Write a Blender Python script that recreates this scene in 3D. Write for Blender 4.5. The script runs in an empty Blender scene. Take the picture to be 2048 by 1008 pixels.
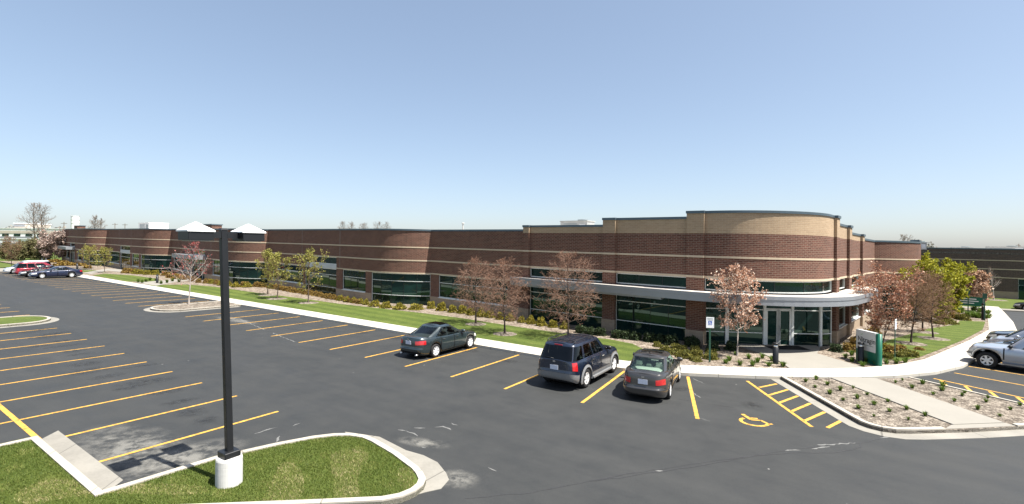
import bpy, math, random
import numpy as np
from mathutils import Vector, Matrix
R_ = math.radians
sc = bpy.context.scene
C = bpy.data.collections.new("site"); sc.collection.children.link(C)

# ------------------------------------------------------------------ site frame
# x runs along the kerb of the long brick front, y towards the building, z up.
TH = R_(-33.878)                       # heading of the view relative to the site
UX, UY = math.cos(TH), math.sin(TH)
CAM = (7.88, -21.13, 5.5)
GRADE, ROLL, F, YH = 0.0157, 0.0090, 967.0, 491.8
def camxy(u, v):
    a, b = u-CAM[0], v-CAM[1]
    return a*UX - b*UY, a*UY + b*UX       # lateral, depth
def gz(u, v):                             # the site falls gently to the east
    return -GRADE*camxy(u, v)[0]
def G(px, py, z=0.0):                     # surveyed point on the sloping site plane
    dx, dy = px-1024.0, py-YH
    a = dx*math.cos(ROLL)+dy*math.sin(ROLL); b = dx*math.sin(ROLL)-dy*math.cos(ROLL)
    Y = F*(CAM[2]-z)/(-b-GRADE*a); X = a/F*Y
    return (CAM[0]+X*UX+Y*UY, CAM[1]-X*UY+Y*UX)

# ------------------------------------------------------------------ materials
def nmat(name):
    m = bpy.data.materials.new(name); m.use_nodes = True
    nt = m.node_tree; b = nt.nodes['Principled BSDF']
    return m, nt, b
def N(nt, t, **kw):
    n = nt.nodes.new(t)
    for k, v in kw.items():
        if k.startswith('i_'): n.inputs[k[2:].replace('_', ' ')].default_value = v
        else: setattr(n, k, v)
    return n
def L(nt, a, b): nt.links.new(a, b)
def ramp(nt, fac, stops):
    r = nt.nodes.new('ShaderNodeValToRGB'); e = r.color_ramp.elements
    e[0].position, e[0].color = stops[0][0], (*stops[0][1], 1)
    e[1].position, e[1].color = stops[-1][0], (*stops[-1][1], 1)
    for p, c in stops[1:-1]:
        x = e.new(p); x.color = (*c, 1)
    L(nt, fac, r.inputs[0]); return r.outputs[0]
def noise(nt, scale, detail=4, rough=.55, coord=None, dim='3D'):
    n = N(nt, 'ShaderNodeTexNoise', noise_dimensions=dim)
    n.inputs['Scale'].default_value = scale; n.inputs['Detail'].default_value = detail
    n.inputs['Roughness'].default_value = rough
    if coord is not None: L(nt, coord, n.inputs['Vector'])
    return n.outputs[0]
def mixc(nt, fac, a, b, mode='MIX'):
    m = N(nt, 'ShaderNodeMix', data_type='RGBA', blend_type=mode)
    for s, v in ((0, fac), (6, a), (7, b)):
        if isinstance(v, (int, float)): m.inputs[s].default_value = v
        elif isinstance(v, tuple): m.inputs[s].default_value = (*v, 1)
        else: L(nt, v, m.inputs[s])
    return m.outputs[2]
def math_(nt, op, a, b=None, c=None):
    m = N(nt, 'ShaderNodeMath', operation=op)
    for i, v in enumerate((a, b, c)):
        if v is None: continue
        if isinstance(v, (int, float)): m.inputs[i].default_value = v
        else: L(nt, v, m.inputs[i])
    return m.outputs[0]
def bump(nt, b, h, strength=.3, dist=.02):
    n = N(nt, 'ShaderNodeBump'); n.inputs['Strength'].default_value = strength
    n.inputs['Distance'].default_value = dist
    L(nt, h, n.inputs['Height']); L(nt, n.outputs[0], b.inputs['Normal'])
def coords(nt):
    return N(nt, 'ShaderNodeTexCoord')
def worldpos(nt):
    return N(nt, 'ShaderNodeNewGeometry').outputs['Position']

def plain(name, col, rough=.6, metal=0., var=.12, scale=6., spec=.5, coat=0., bmp=0.):
    m, nt, b = nmat(name)
    p = N(nt, 'ShaderNodeTexCoord').outputs['Object']
    n = noise(nt, scale, 4, .6, p)
    lo = tuple(c*(1-var) for c in col); hi = tuple(min(1, c*(1+var)) for c in col)
    L(nt, ramp(nt, n, [(.3, lo), (.7, hi)]), b.inputs['Base Color'])
    b.inputs['Roughness'].default_value = rough; b.inputs['Metallic'].default_value = metal
    b.inputs['Specular IOR Level'].default_value = spec; b.inputs['Coat Weight'].default_value = coat
    b.inputs['Coat Roughness'].default_value = .03
    if bmp: bump(nt, b, n, bmp, .01)
    return m

def asphalt():
    m, nt, b = nmat('asphalt'); p = worldpos(nt)
    big = noise(nt, .12, 5, .6, p); mid = noise(nt, .9, 5, .65, p); fine = noise(nt, 55, 3, .7, p)
    mp = N(nt, 'ShaderNodeMapping'); L(nt, p, mp.inputs[0]); mp.inputs['Scale'].default_value = (.05, .9, 1)
    strk = noise(nt, 1.6, 5, .65, mp.outputs[0])
    c = ramp(nt, big, [(.32, (.0260, .0275, .0275)), (.68, (.0355, .0370, .0370))])
    c = mixc(nt, .35, c, ramp(nt, strk, [(.35, (.023, .025, .0255)), (.72, (.047, .0475, .0465))]))
    c = mixc(nt, .30, c, ramp(nt, mid, [(.3, (.0235, .025, .0255)), (.75, (.050, .0505, .0485))]))
    c = mixc(nt, .5, c, ramp(nt, fine, [(.3, (.55, .55, .55)), (.72, (1.35, 1.35, 1.35))]), 'MULTIPLY')
    # pale specks of grit
    v = N(nt, 'ShaderNodeTexVoronoi'); v.inputs['Scale'].default_value = 1.3; L(nt, p, v.inputs['Vector'])
    sp = math_(nt, 'LESS_THAN', v.outputs['Distance'], .035)
    gate = math_(nt, 'GREATER_THAN', noise(nt, .33, 2, .5, p), .56)
    c = mixc(nt, math_(nt, 'MULTIPLY', math_(nt, 'MULTIPLY', sp, gate), .75), c, (.34, .33, .31))
    L(nt, c, b.inputs['Base Color'])
    L(nt, ramp(nt, mid, [(.3, (.62,)*3), (.7, (.82,)*3)]), b.inputs['Roughness'])
    b.inputs['Specular IOR Level'].default_value = .35
    bump(nt, b, fine, .35, .006)
    return m

def concrete(name, col, joint=0., dirt=.35):
    m, nt, b = nmat(name); p = worldpos(nt)
    n1 = noise(nt, .8, 5, .6, p); n2 = noise(nt, 14, 5, .65, p); n3 = noise(nt, 90, 2, .6, p)
    lo = tuple(c*(1-dirt*.55) for c in col)
    c = ramp(nt, n1, [(.3, lo), (.62, col)])
    c = mixc(nt, .30, c, ramp(nt, n2, [(.3, tuple(x*.72 for x in col)), (.65, tuple(min(1, x*1.06) for x in col))]))
    if joint:
        uv = N(nt, 'ShaderNodeUVMap').outputs[0]
        sx = N(nt, 'ShaderNodeSeparateXYZ'); L(nt, uv, sx.inputs[0])
        fr = math_(nt, 'FRACT', math_(nt, 'DIVIDE', sx.outputs[0], joint))
        j = math_(nt, 'LESS_THAN', fr, .035/joint)
        slab = N(nt, 'ShaderNodeTexWhiteNoise', noise_dimensions='1D')
        L(nt, math_(nt, 'FLOOR', math_(nt, 'DIVIDE', sx.outputs[0], joint)), slab.inputs['W'])
        c = mixc(nt, .35, c, ramp(nt, slab.outputs[0], [(0, (.86, .86, .85)), (1, (1.06, 1.06, 1.06))]), 'MULTIPLY')
        c = mixc(nt, math_(nt, 'MULTIPLY', j, .75), c, tuple(x*.35 for x in col))
    L(nt, c, b.inputs['Base Color']); b.inputs['Roughness'].default_value = .85
    bump(nt, b, n3, .2, .004)
    return m

def grass(name, mow=0.):
    m, nt, b = nmat(name); p = worldpos(nt)
    n1 = noise(nt, .35, 5, .6, p); n2 = noise(nt, 2.6, 5, .65, p); n3 = noise(nt, 38, 4, .7, p)
    c = ramp(nt, n1, [(.3, (.060, .088, .017)), (.55, (.085, .115, .024)), (.75, (.112, .135, .034))])
    c = mixc(nt, .45, c, ramp(nt, n2, [(.3, (.045, .075, .013)), (.6, (.098, .125, .028)), (.8, (.19, .17, .075))]))
    c = mixc(nt, .55, c, ramp(nt, n3, [(.25, (.45, .5, .4)), (.75, (1.4, 1.35, 1.25))]), 'MULTIPLY')
    if mow:
        sx = N(nt, 'ShaderNodeSeparateXYZ'); L(nt, p, sx.inputs[0])
        w = math_(nt, 'SINE', math_(nt, 'MULTIPLY', math_(nt, 'ADD', sx.outputs[1], math_(nt, 'MULTIPLY', sx.outputs[0], .06)), 6.283/mow))
        c = mixc(nt, .8, c, ramp(nt, math_(nt, 'ADD', math_(nt, 'MULTIPLY', w, .5), .5), [(.2, (.80, .84, .78)), (.8, (1.14, 1.12, 1.08))]), 'MULTIPLY')
    L(nt, c, b.inputs['Base Color']); b.inputs['Roughness'].default_value = .9
    b.inputs['Specular IOR Level'].default_value = .2
    bump(nt, b, n3, .8, .05)
    return m

def mulch(name, cols):
    m, nt, b = nmat(name); p = worldpos(nt)
    v = N(nt, 'ShaderNodeTexVoronoi'); v.inputs['Scale'].default_value = 16; L(nt, p, v.inputs['Vector'])
    v2 = N(nt, 'ShaderNodeTexVoronoi'); v2.inputs['Scale'].default_value = 6.5; L(nt, p, v2.inputs['Vector'])
    s = N(nt, 'ShaderNodeSeparateColor'); L(nt, v.outputs['Color'], s.inputs[0])
    s2 = N(nt, 'ShaderNodeSeparateColor'); L(nt, v2.outputs['Color'], s2.inputs[0])
    c = ramp(nt, s.outputs[0], [(0, cols[0]), (.45, cols[1]), (.8, cols[2]), (1, cols[3])])
    c = mixc(nt, .5, c, ramp(nt, s2.outputs[1], [(0, cols[0]), (.5, cols[1]), (1, cols[3])]))
    n1 = noise(nt, .7, 4, .6, p)
    c = mixc(nt, .5, c, ramp(nt, n1, [(.3, (.75,)*3), (.7, (1.2,)*3)]), 'MULTIPLY')
    L(nt, c, b.inputs['Base Color']); b.inputs['Roughness'].default_value = .95
    b.inputs['Specular IOR Level'].default_value = .15
    bump(nt, b, v.outputs['Distance'], .9, .05)
    return m

def brick(name, c1, c2, mortar, bw=.305, bh=.102, mo=.012, squash=1.):
    m, nt, b = nmat(name)
    uv = N(nt, 'ShaderNodeUVMap').outputs[0]; p = worldpos(nt)
    t = N(nt, 'ShaderNodeTexBrick'); L(nt, uv, t.inputs['Vector'])
    t.inputs['Scale'].default_value = 1; t.inputs['Brick Width'].default_value = bw
    t.inputs['Row Height'].default_value = bh; t.inputs['Mortar Size'].default_value = mo
    t.inputs['Mortar Smooth'].default_value = .1; t.inputs['Bias'].default_value = 0
    t.inputs['Color1'].default_value = (*c1, 1); t.inputs['Color2'].default_value = (*c2, 1)
    t.inputs['Mortar'].default_value = (*mortar, 1)
    n1 = noise(nt, .5, 4, .6, p); n2 = noise(nt, 30, 3, .6, p)
    c = mixc(nt, .5, t.outputs['Color'], ramp(nt, n1, [(.3, (.86,)*3), (.7, (1.14,)*3)]), 'MULTIPLY')
    c = mixc(nt, .4, c, ramp(nt, n2, [(.3, (.8,)*3), (.7, (1.2,)*3)]), 'MULTIPLY')
    L(nt, c, b.inputs['Base Color']); b.inputs['Roughness'].default_value = .88
    b.inputs['Specular IOR Level'].default_value = .25
    bump(nt, b, math_(nt, 'SUBTRACT', 1., t.outputs['Fac']), .6, .012)
    return m

def leaf(name, stops, rough=.6, trans=.25):
    # each leaf carries its own random tint in the colour attribute 'tint'
    m, nt, b = nmat(name)
    a = N(nt, 'ShaderNodeAttribute', attribute_name='tint')
    s = N(nt, 'ShaderNodeSeparateColor'); L(nt, a.outputs['Color'], s.inputs[0])
    col = ramp(nt, s.outputs[0], stops)
    L(nt, col, b.inputs['Base Color']); b.inputs['Roughness'].default_value = rough
    b.inputs['Specular IOR Level'].default_value = .25
    tr = N(nt, 'ShaderNodeBsdfTranslucent'); L(nt, col, tr.inputs['Color'])
    mx = N(nt, 'ShaderNodeMixShader'); mx.inputs[0].default_value = trans
    out = nt.nodes['Material Output']
    L(nt, b.outputs[0], mx.inputs[1]); L(nt, tr.outputs[0], mx.inputs[2]); L(nt, mx.outputs[0], out.inputs[0])
    return m

def glass_building():
    # tinted insulated glazing seen from outside: a dark body behind a sharp reflection
    m, nt, b = nmat('green_tinted_glazing')
    p = worldpos(nt)
    n = noise(nt, .45, 3, .5, p)
    L(nt, ramp(nt, n, [(.35, (.004, .011, .010)), (.7, (.010, .030, .025))]), b.inputs['Base Color'])
    b.inputs['Roughness'].default_value = .015; b.inputs['IOR'].default_value = 1.55
    b.inputs['Specular IOR Level'].default_value = .5
    b.inputs['Specular Tint'].default_value = (.62, .95, .82, 1)
    return m

def glass_car(name='car_glass', tint=(.30, .36, .34)):
    m, nt, b = nmat(name)
    nt.nodes.remove(b); out = nt.nodes['Material Output']
    t = N(nt, 'ShaderNodeBsdfTransparent'); t.inputs[0].default_value = (*tint, 1)
    g = N(nt, 'ShaderNodeBsdfGlossy'); g.inputs['Roughness'].default_value = .02
    n = noise(nt, 3, 2, .5, N(nt, 'ShaderNodeTexCoord').outputs['Object'])
    L(nt, ramp(nt, n, [(.3, (.80, .84, .86)), (.7, (.92, .95, .96))]), g.inputs[0])
    fr = N(nt, 'ShaderNodeFresnel'); fr.inputs[0].default_value = 1.5
    mx = N(nt, 'ShaderNodeMixShader'); L(nt, fr.outputs[0], mx.inputs[0])
    L(nt, t.outputs[0], mx.inputs[1]); L(nt, g.outputs[0], mx.inputs[2]); L(nt, mx.outputs[0], out.inputs[0])
    return m

def paint(name, col, metal=.35, rough=.32):
    m, nt, b = nmat(name)
    p = N(nt, 'ShaderNodeTexCoord').outputs['Object']
    n = noise(nt, 260, 2, .6, p); d = noise(nt, 2.2, 4, .6, p)
    c = ramp(nt, n, [(.3, tuple(x*.85 for x in col)), (.7, tuple(min(1, x*1.15) for x in col))])
    L(nt, c, b.inputs['Base Color']); b.inputs['Metallic'].default_value = metal
    L(nt, ramp(nt, d, [(.3, (rough*.85,)*3), (.7, (rough*1.2,)*3)]), b.inputs['Roughness'])
    b.inputs['Coat Weight'].default_value = 1.; b.inputs['Coat Roughness'].default_value = .04
    return m

M = dict(
 asphalt=asphalt(),
 sidewalk=concrete('sidewalk_concrete',(.475,.445,.385), 1.52),
 kerb=concrete('kerb_concrete',(.42,.385,.325), 3.0, .6),
 gutter=concrete('gutter_concrete',(.255,.240,.208), 3.0, .6),
 pier=concrete('lamp_base_concrete', (.62, .61, .58), 0, .5),
 lawn=grass('lawn_grass', 1.35), lawn2=grass('rough_grass'),
 mulch=mulch('wood_chip_mulch', [(.075,.056,.042),(.175,.140,.108),(.27,.22,.172),(.41,.35,.285)]),
 bark=mulch('grey_bark_mulch', [(.060,.050,.040),(.150,.125,.100),(.225,.190,.153),(.36,.315,.26)]),
 yellow=plain('yellow_road_paint',(.50,.275,.045),.75,0,.38,7),
 brick=brick('red_brown_brick', (.150,.064,.044),(.092,.039,.028),(.225,.165,.125)),
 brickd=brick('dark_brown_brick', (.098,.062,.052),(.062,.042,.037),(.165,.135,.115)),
 tan=brick('tan_brick', (.385,.28,.18),(.335,.24,.152),(.42,.33,.235), .305, .102, .008),
 stone=concrete('tan_stone_band', (.52, .42, .30), 0, .3),
 block=brick('tan_ground_face_block', (.335, .26, .185), (.29, .225, .16), (.36, .29, .22), .41, .204, .010),
 coping=plain('slate_metal_coping', (.10, .135, .16), .42, .55, .08, 1.5),
 alu=plain('painted_aluminium_frame', (.62, .64, .62), .4, .1, .05, 2),
 alud=plain('grey_aluminium_frame', (.26, .30, .31), .45, .3, .06, 2),
 spandrel=plain('pale_grey_spandrel', (.44, .47, .50), .45, .1, .06, 1),
 fascia=plain('silver_metal_fascia',(.27,.285,.305), .45, .35, .06, 1.2),
 roofing=plain('weathered_roof_membrane', (.47, .43, .385), .85, 0, .18, 1.7),
 glass=glass_building(), cglass=glass_car('car_glass',(.58,.66,.62)), cglassd=glass_car('tinted_car_glass', (.06, .065, .07)),
 black=plain('black_metal', (.012, .013, .015), .42, .2, .15, 3),
 lampcap=plain('white_lamp_lid', (.80, .81, .80), .45, 0, .03, 3),
 lens=plain('lamp_lens', (.45, .47, .48), .2, 0, .05, 4),
 steel=plain('brushed_steel', (.62, .63, .64), .28, .9, .06, 8),
 rubber=plain('tyre_rubber', (.018, .018, .019), .8, 0, .2, 12, .3),
 dark=plain('dark_underbody', (.010, .010, .011), .8, 0, .2, 5, .2),
 rim=plain('alloy_rim',(.72,.73,.74),.35,.25,.05,8),
 redlamp=plain('red_lamp_lens', (.42, .012, .014), .12, 0, .15, 9, .6, 1.),
 clearlamp=plain('clear_lamp_lens', (.62, .62, .60), .1, 0, .1, 9, .6, 1.),
 amber=plain('amber_lens', (.6, .22, .03), .15, 0, .1, 9, .6, 1.),
 plate=plain('licence_plate', (.55, .58, .66), .5, 0, .12, 30),
 cloth=plain('grey_green_seat_cloth',(.50,.55,.50), .9, 0, .12, 20),
 clothd=plain('dark_seat_cloth', (.045, .046, .05), .9, 0, .15, 20),
 cladding=plain('grey_bumper_plastic',(.21,.215,.22), .5, .3, .08, 6),
 chrome=plain('chrome_trim', (.75, .76, .77), .1, 1., .02, 4),
 signgreen=plain('green_sign_enamel', (.004, .105, .062), .4, 0, .08, 2),
 signgrey=plain('pale_grey_sign_face', (.50, .50, .49), .55, 0, .04, 2),
 signblack=plain('black_sign_lettering', (.012, .014, .013), .6, 0, .1, 4),
 signwhite=plain('white_sign_face', (.78, .79, .80), .5, 0, .03, 3),
 signblue=plain('blue_sign_print', (.02, .09, .40), .5, 0, .05, 3),
 greenpost=plain('green_sign_post', (.018, .075, .045), .6, .1, .15, 6),
 hvac=plain('galvanised_unit_casing', (.40, .41, .40), .55, .3, .12, 1.5),
 hvacw=plain('white_unit_casing', (.70, .71, .71), .5, .05, .06, 1.5),
 whitewall=plain('white_metal_siding',(.80,.80,.78), .6, 0, .10, .25),
 greywall=plain('grey_metal_siding', (.24, .25, .27), .6, 0, .12, .3),
 tanwall=plain('buff_metal_siding', (.45, .40, .33), .7, 0, .10, .3),
 woodp=plain('weathered_timber', (.16, .13, .10), .9, 0, .2, 8),
 barkg=plain('grey_brown_bark', (.125, .095, .075), .9, 0, .30, 14, .2, 0, .6),
 barkl=plain('pale_grey_bark', (.34, .30, .27), .85, 0, .25, 14, .2, 0, .4),
 barkd=plain('dark_brown_bark', (.062, .048, .040), .9, 0, .3, 14, .2, 0, .6),
 twigr=plain('russet_twig',(.235,.15,.11), .85, 0, .35, 18, .2),
 twigb=plain('brown_twig', (.20, .125, .078), .85, 0, .35, 18, .2),
 twigg=plain('grey_twig', (.21, .175, .155), .85, 0, .30, 18, .2),
)
LEAF = dict(
 rust=leaf('russet_bud', [(0, (.11, .040, .024)), (.6, (.20, .085, .048)), (1, (.30, .165, .095))]),
 olive=leaf('olive_young_leaf', [(0, (.12, .13, .025)), (.5, (.27, .265, .055)), (1, (.44, .41, .11))], trans=.35),
 red=leaf('red_bud', [(0, (.22, .035, .035)), (.6, (.34, .075, .07)), (1, (.46, .18, .15))]),
 copper=leaf('copper_and_cream_leaf', [(0, (.24, .095, .05)), (.40, (.46, .23, .14)), (.65, (.66, .46, .34)), (1, (.84, .74, .62))]),
 coppred=leaf('dark_copper_leaf', [(0, (.15, .05, .03)), (.5, (.38, .16, .09)), (.8, (.50, .29, .18)), (1, (.68, .50, .38))]),
 lime=leaf('lime_spring_leaf', [(0, (.13, .145, .010)), (.5, (.28, .275, .016)), (1, (.42, .39, .04))], trans=.35),
 brown=leaf('brown_bud', [(0, (.12, .06, .03)), (.6, (.22, .125, .065)), (1, (.31, .20, .11))]),
 pink=leaf('pale_pink_blossom', [(0, (.24, .16, .13)), (.5, (.37, .28, .235)), (1, (.52, .43, .38))]),
 beige=leaf('beige_blossom', [(0, (.30, .17, .10)), (.5, (.50, .32, .21)), (1, (.70, .52, .38))]),
 thicket=leaf('thicket_leaf', [(0, (.07, .065, .035)), (.5, (.14, .13, .055)), (1, (.24, .23, .10))]),
 shrub=leaf('golden_shrub_leaf', [(0, (.085, .085, .012)), (.5, (.20, .175, .022)), (1, (.34, .27, .035))]),
 shrubr=leaf('rust_tinged_shrub_leaf', [(0, (.10, .06, .018)), (.5, (.20, .125, .03)), (1, (.32, .22, .05))]),
 juni=leaf('low_juniper_leaf', [(0, (.06, .065, .015)), (.5, (.15, .145, .03)), (1, (.26, .23, .05))]),
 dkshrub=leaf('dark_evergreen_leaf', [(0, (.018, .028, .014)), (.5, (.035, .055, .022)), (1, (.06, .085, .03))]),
 tuft=leaf('fresh_green_blade', [(0, (.040, .080, .010)), (.5, (.085, .145, .018)), (1, (.16, .22, .045))], trans=.35),
 blade=leaf('grass_blade', [(0, (.055, .090, .014)), (.5, (.132, .165, .032)), (.75, (.20, .205, .060)), (1, (.37, .32, .165))], trans=.3),
 drygrass=leaf('straw_grass', [(0, (.16, .09, .04)), (.5, (.28, .17, .08)), (1, (.42, .30, .16))]),
 haze=leaf('distant_bare_wood', [(0, (.20, .18, .16)), (1, (.30, .27, .23))]),
)

# ------------------------------------------------------------------ mesh builder
class MB:
    def __init__(s): s.v=[]; s.f=[]; s.m=[]; s.uv=[]; s.tint=[]; s.smooth=False
    def quad(s, pts, mi=0, uv=None):
        i=len(s.v); s.v.extend([tuple(p) for p in pts]); s.f.append(tuple(range(i,i+len(pts)))); s.m.append(mi)
        s.uv.append(uv)
    def mesh(s, verts, faces, mi=0):
        i=len(s.v); s.v.extend([tuple(p) for p in verts])
        for f in faces: s.f.append(tuple(a+i for a in f)); s.m.append(mi); s.uv.append(None)
    def box(s, c, d, mi=0, rot=0., taper=1.):
        cx,cy,cz=c; a,b,h=d[0]/2,d[1]/2,d[2]/2; co,si=math.cos(rot),math.sin(rot); vs=[]
        for z,t in ((-h,1),(h,taper)):
            for x,y in ((-a,-b),(a,-b),(a,b),(-a,b)):
                X,Y=x*t,y*t; vs.append((cx+X*co-Y*si, cy+X*si+Y*co, cz+z))
        s.mesh(vs, [(3,2,1,0),(4,5,6,7),(0,1,5,4),(1,2,6,5),(2,3,7,6),(3,0,4,7)], mi)
    def tube(s, pts, rad, n=6, mi=0, cap=True):
        P=[Vector(p) for p in pts]; rs=rad if hasattr(rad,'__len__') else [rad]*len(P); vs=[]; fs=[]
        for i,p in enumerate(P):
            d=(P[min(i+1,len(P)-1)]-P[max(i-1,0)]);
            if d.length<1e-9: d=Vector((0,0,1))
            d.normalize(); a=d.orthogonal().normalized() if abs(d.z)>.999 else Vector((0,0,1)).cross(d).normalized(); b=d.cross(a)
            for k in range(n):
                t=6.28318*k/n; vs.append(p+(a*math.cos(t)+b*math.sin(t))*rs[i])
        for i in range(len(P)-1):
            for k in range(n):
                fs.append((i*n+k, i*n+(k+1)%n, (i+1)*n+(k+1)%n, (i+1)*n+k))
        if cap:
            fs.append(tuple(range(n-1,-1,-1))); fs.append(tuple((len(P)-1)*n+k for k in range(n)))
        s.mesh(vs, fs, mi)
    def lathe(s, c, prof, n=24, mi=0, axis='z'):
        vs=[]; fs=[]
        for r,z in prof:
            for k in range(n):
                t=6.28318*k/n; a,b=r*math.cos(t), r*math.sin(t)
                vs.append((c[0]+a,c[1]+b,c[2]+z) if axis=='z' else (c[0]+a,c[1]+z,c[2]+b))
        for i in range(len(prof)-1):
            for k in range(n):
                f=(i*n+k, i*n+(k+1)%n, (i+1)*n+(k+1)%n, (i+1)*n+k); fs.append(f if axis=='z' else f[::-1])
        s.mesh(vs, fs, mi)
    def prism(s, poly, z0, z1, mi=0, mt=None, uvscale=None):
        n=len(poly); a=sum(poly[i][0]*poly[(i+1)%n][1]-poly[(i+1)%n][0]*poly[i][1] for i in range(n))
        if a<0: poly=poly[::-1]
        s.quad([(x,y,z1) for x,y in poly], mi if mt is None else mt)
        s.quad([(x,y,z0) for x,y in poly[::-1]], mi)
        for i in range(n):
            p,q=poly[i],poly[(i+1)%n]; s.quad([(p[0],p[1],z0),(q[0],q[1],z0),(q[0],q[1],z1),(p[0],p[1],z1)], mi)
    def build(s, name, mats, parent=None, drape=False, smooth=False, local=False, tints=None, rot=0.):
        me=bpy.data.meshes.new(name)
        vs=np.array(s.v,dtype=np.float64).reshape(-1,3)
        if drape: vs[:,2]+= np.array([gz(x,y) for x,y,_ in vs])
        if parent is not None and not local:
            vs=vs-np.array(parent['base'])
        me.from_pydata(vs.tolist(), [], s.f)
        if not isinstance(mats,(list,tuple)): mats=[mats]
        for m in mats: me.materials.append(m)
        if len(mats)>1: me.polygons.foreach_set('material_index', s.m)
        if any(u is not None for u in s.uv):
            l=me.uv_layers.new(name='UVMap'); k=0; dat=[]
            for f,u in zip(s.f,s.uv):
                dat.extend(sum(([*p] for p in u),[]) if u is not None else sum(([s.v[i][0],s.v[i][1]] for i in f),[]))
            l.data.foreach_set('uv', dat)
        if smooth: me.polygons.foreach_set('use_smooth', [True]*len(me.polygons))
        me.update()
        o=bpy.data.objects.new(name, me); C.objects.link(o)
        if parent is not None: o.parent=parent
        return o
def structure(o): o['kind']='structure'; return o
def tag(o, label, cat, group=None):
    o['label']=label; o['category']=cat
    if group: o['group']=group
    return o
def thing(name, label, cat, loc, rz=0., group=None, drape=True):
    o=bpy.data.objects.new(name,None); o.empty_display_size=.3; C.objects.link(o)
    z=loc[2]+(gz(loc[0],loc[1]) if drape else 0)
    o.location=(loc[0],loc[1],z); o.rotation_euler=(0,0,rz); o['base']=(loc[0],loc[1],z)
    return tag(o,label,cat,group)
def dup(root, loc, rz=None, label=None, group=None, scale=None):
    r=root.copy(); C.objects.link(r); r.location=(loc[0],loc[1],loc[2]+gz(loc[0],loc[1]))
    if rz is not None: r.rotation_euler=(0,0,rz)
    if scale is not None: r.scale=scale if hasattr(scale,'__len__') else (scale,)*3
    if label: r['label']=label
    if group: r['group']=group
    for ch in list(root.children):
        c=ch.copy(); C.objects.link(c); c.parent=r
        for g in list(ch.children):
            d=g.copy(); C.objects.link(d); d.parent=c
    return r
ORD=['first','second','third','fourth','fifth','sixth','seventh','eighth','ninth','tenth','eleventh','twelfth','thirteenth','fourteenth','fifteenth','sixteenth','seventeenth','eighteenth','nineteenth','twentieth','twenty-first','twenty-second','twenty-third','twenty-fourth','twenty-fifth','twenty-sixth','twenty-seventh','twenty-eighth','twenty-ninth','thirtieth']

# ------------------------------------------------------------------ paths (plan polylines with running length)
class Path:
    def __init__(s, pts):
        s.p=[pts[0]]
        for q in pts[1:]:
            if math.dist(q,s.p[-1])>1e-4: s.p.append(tuple(q))
        s.c=[0.]
        for a,b in zip(s.p,s.p[1:]): s.c.append(s.c[-1]+math.dist(a,b))
        s.len=s.c[-1]; n=len(s.p); s.n=[]
        for i in range(n):
            ns=[]
            for j in (i-1,i):
                if 0<=j<n-1:
                    a,b=s.p[j],s.p[j+1]; d=math.dist(a,b); ns.append(((b[1]-a[1])/d, -(b[0]-a[0])/d))
            x=sum(k[0] for k in ns); y=sum(k[1] for k in ns); l=math.hypot(x,y) or 1; x/=l; y/=l
            k=max(.5, x*ns[0][0]+y*ns[0][1]); s.n.append((x/k,y/k))
    def at(s, d, off=0.):
        d=min(max(d,0),s.len); i=0
        while i<len(s.c)-2 and s.c[i+1]<d: i+=1
        t=(d-s.c[i])/(s.c[i+1]-s.c[i]); a,b=s.p[i],s.p[i+1]; m,n=s.n[i],s.n[i+1]
        return (a[0]+(b[0]-a[0])*t+(m[0]+(n[0]-m[0])*t)*off, a[1]+(b[1]-a[1])*t+(m[1]+(n[1]-m[1])*t)*off)
    def stations(s, d0, d1):
        return [d0]+[c for c in s.c if d0+1e-3<c<d1-1e-3]+[d1]
    def find(s, u=None, v=None):       # running length where the path passes x=u (or y=v)
        k=0 if u is not None else 1; w=u if u is not None else v
        for i,(a,b) in enumerate(zip(s.p,s.p[1:])):
            if (a[k]-w)*(b[k]-w)<=0 and a[k]!=b[k]:
                return s.c[i]+(s.c[i+1]-s.c[i])*(w-a[k])/(b[k]-a[k])
        return 0. if abs(s.p[0][k]-w)<abs(s.p[-1][k]-w) else s.len
def arc(c, r, h0, h1, n=14):
    return [(c[0]+r*math.sin(R_(h0+(h1-h0)*i/n)), c[1]-r*math.cos(R_(h0+(h1-h0)*i/n))) for i in range(n+1)]
def slab(mb, P, d0, d1, z0, z1, o0, o1, mi=0, u0=0.):
    """closed strip following the path: offset o0 (inner) to o1 (outer)"""
    st=P.stations(d0,d1)
    for a,b in zip(st,st[1:]):
        A,B=P.at(a,o1),P.at(b,o1); Ai,Bi=P.at(a,o0),P.at(b,o0)
        mb.quad([(*A,z0),(*B,z0),(*B,z1),(*A,z1)],mi,[(a+u0,z0),(b+u0,z0),(b+u0,z1),(a+u0,z1)])
        mb.quad([(*Bi,z0),(*Ai,z0),(*Ai,z1),(*Bi,z1)],mi,[(b,z0),(a,z0),(a,z1),(b,z1)])
        mb.quad([(*A,z1),(*B,z1),(*Bi,z1),(*Ai,z1)],mi,[(a,0),(b,0),(b,.3),(a,.3)])
        mb.quad([(*Ai,z0),(*Bi,z0),(*B,z0),(*A,z0)],mi,[(a,0),(b,0),(b,.3),(a,.3)])
    for d,fl in ((d0,0),(d1,1)):
        A,Ai=P.at(d,o1),P.at(d,o0); q=[(*Ai,z0),(*A,z0),(*A,z1),(*Ai,z1)]; w=abs(o1-o0)
        uv=[(0,z0),(w,z0),(w,z1),(0,z1)]
        mb.quad(q[::-1] if fl else q, mi, uv[::-1] if fl else uv)
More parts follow.
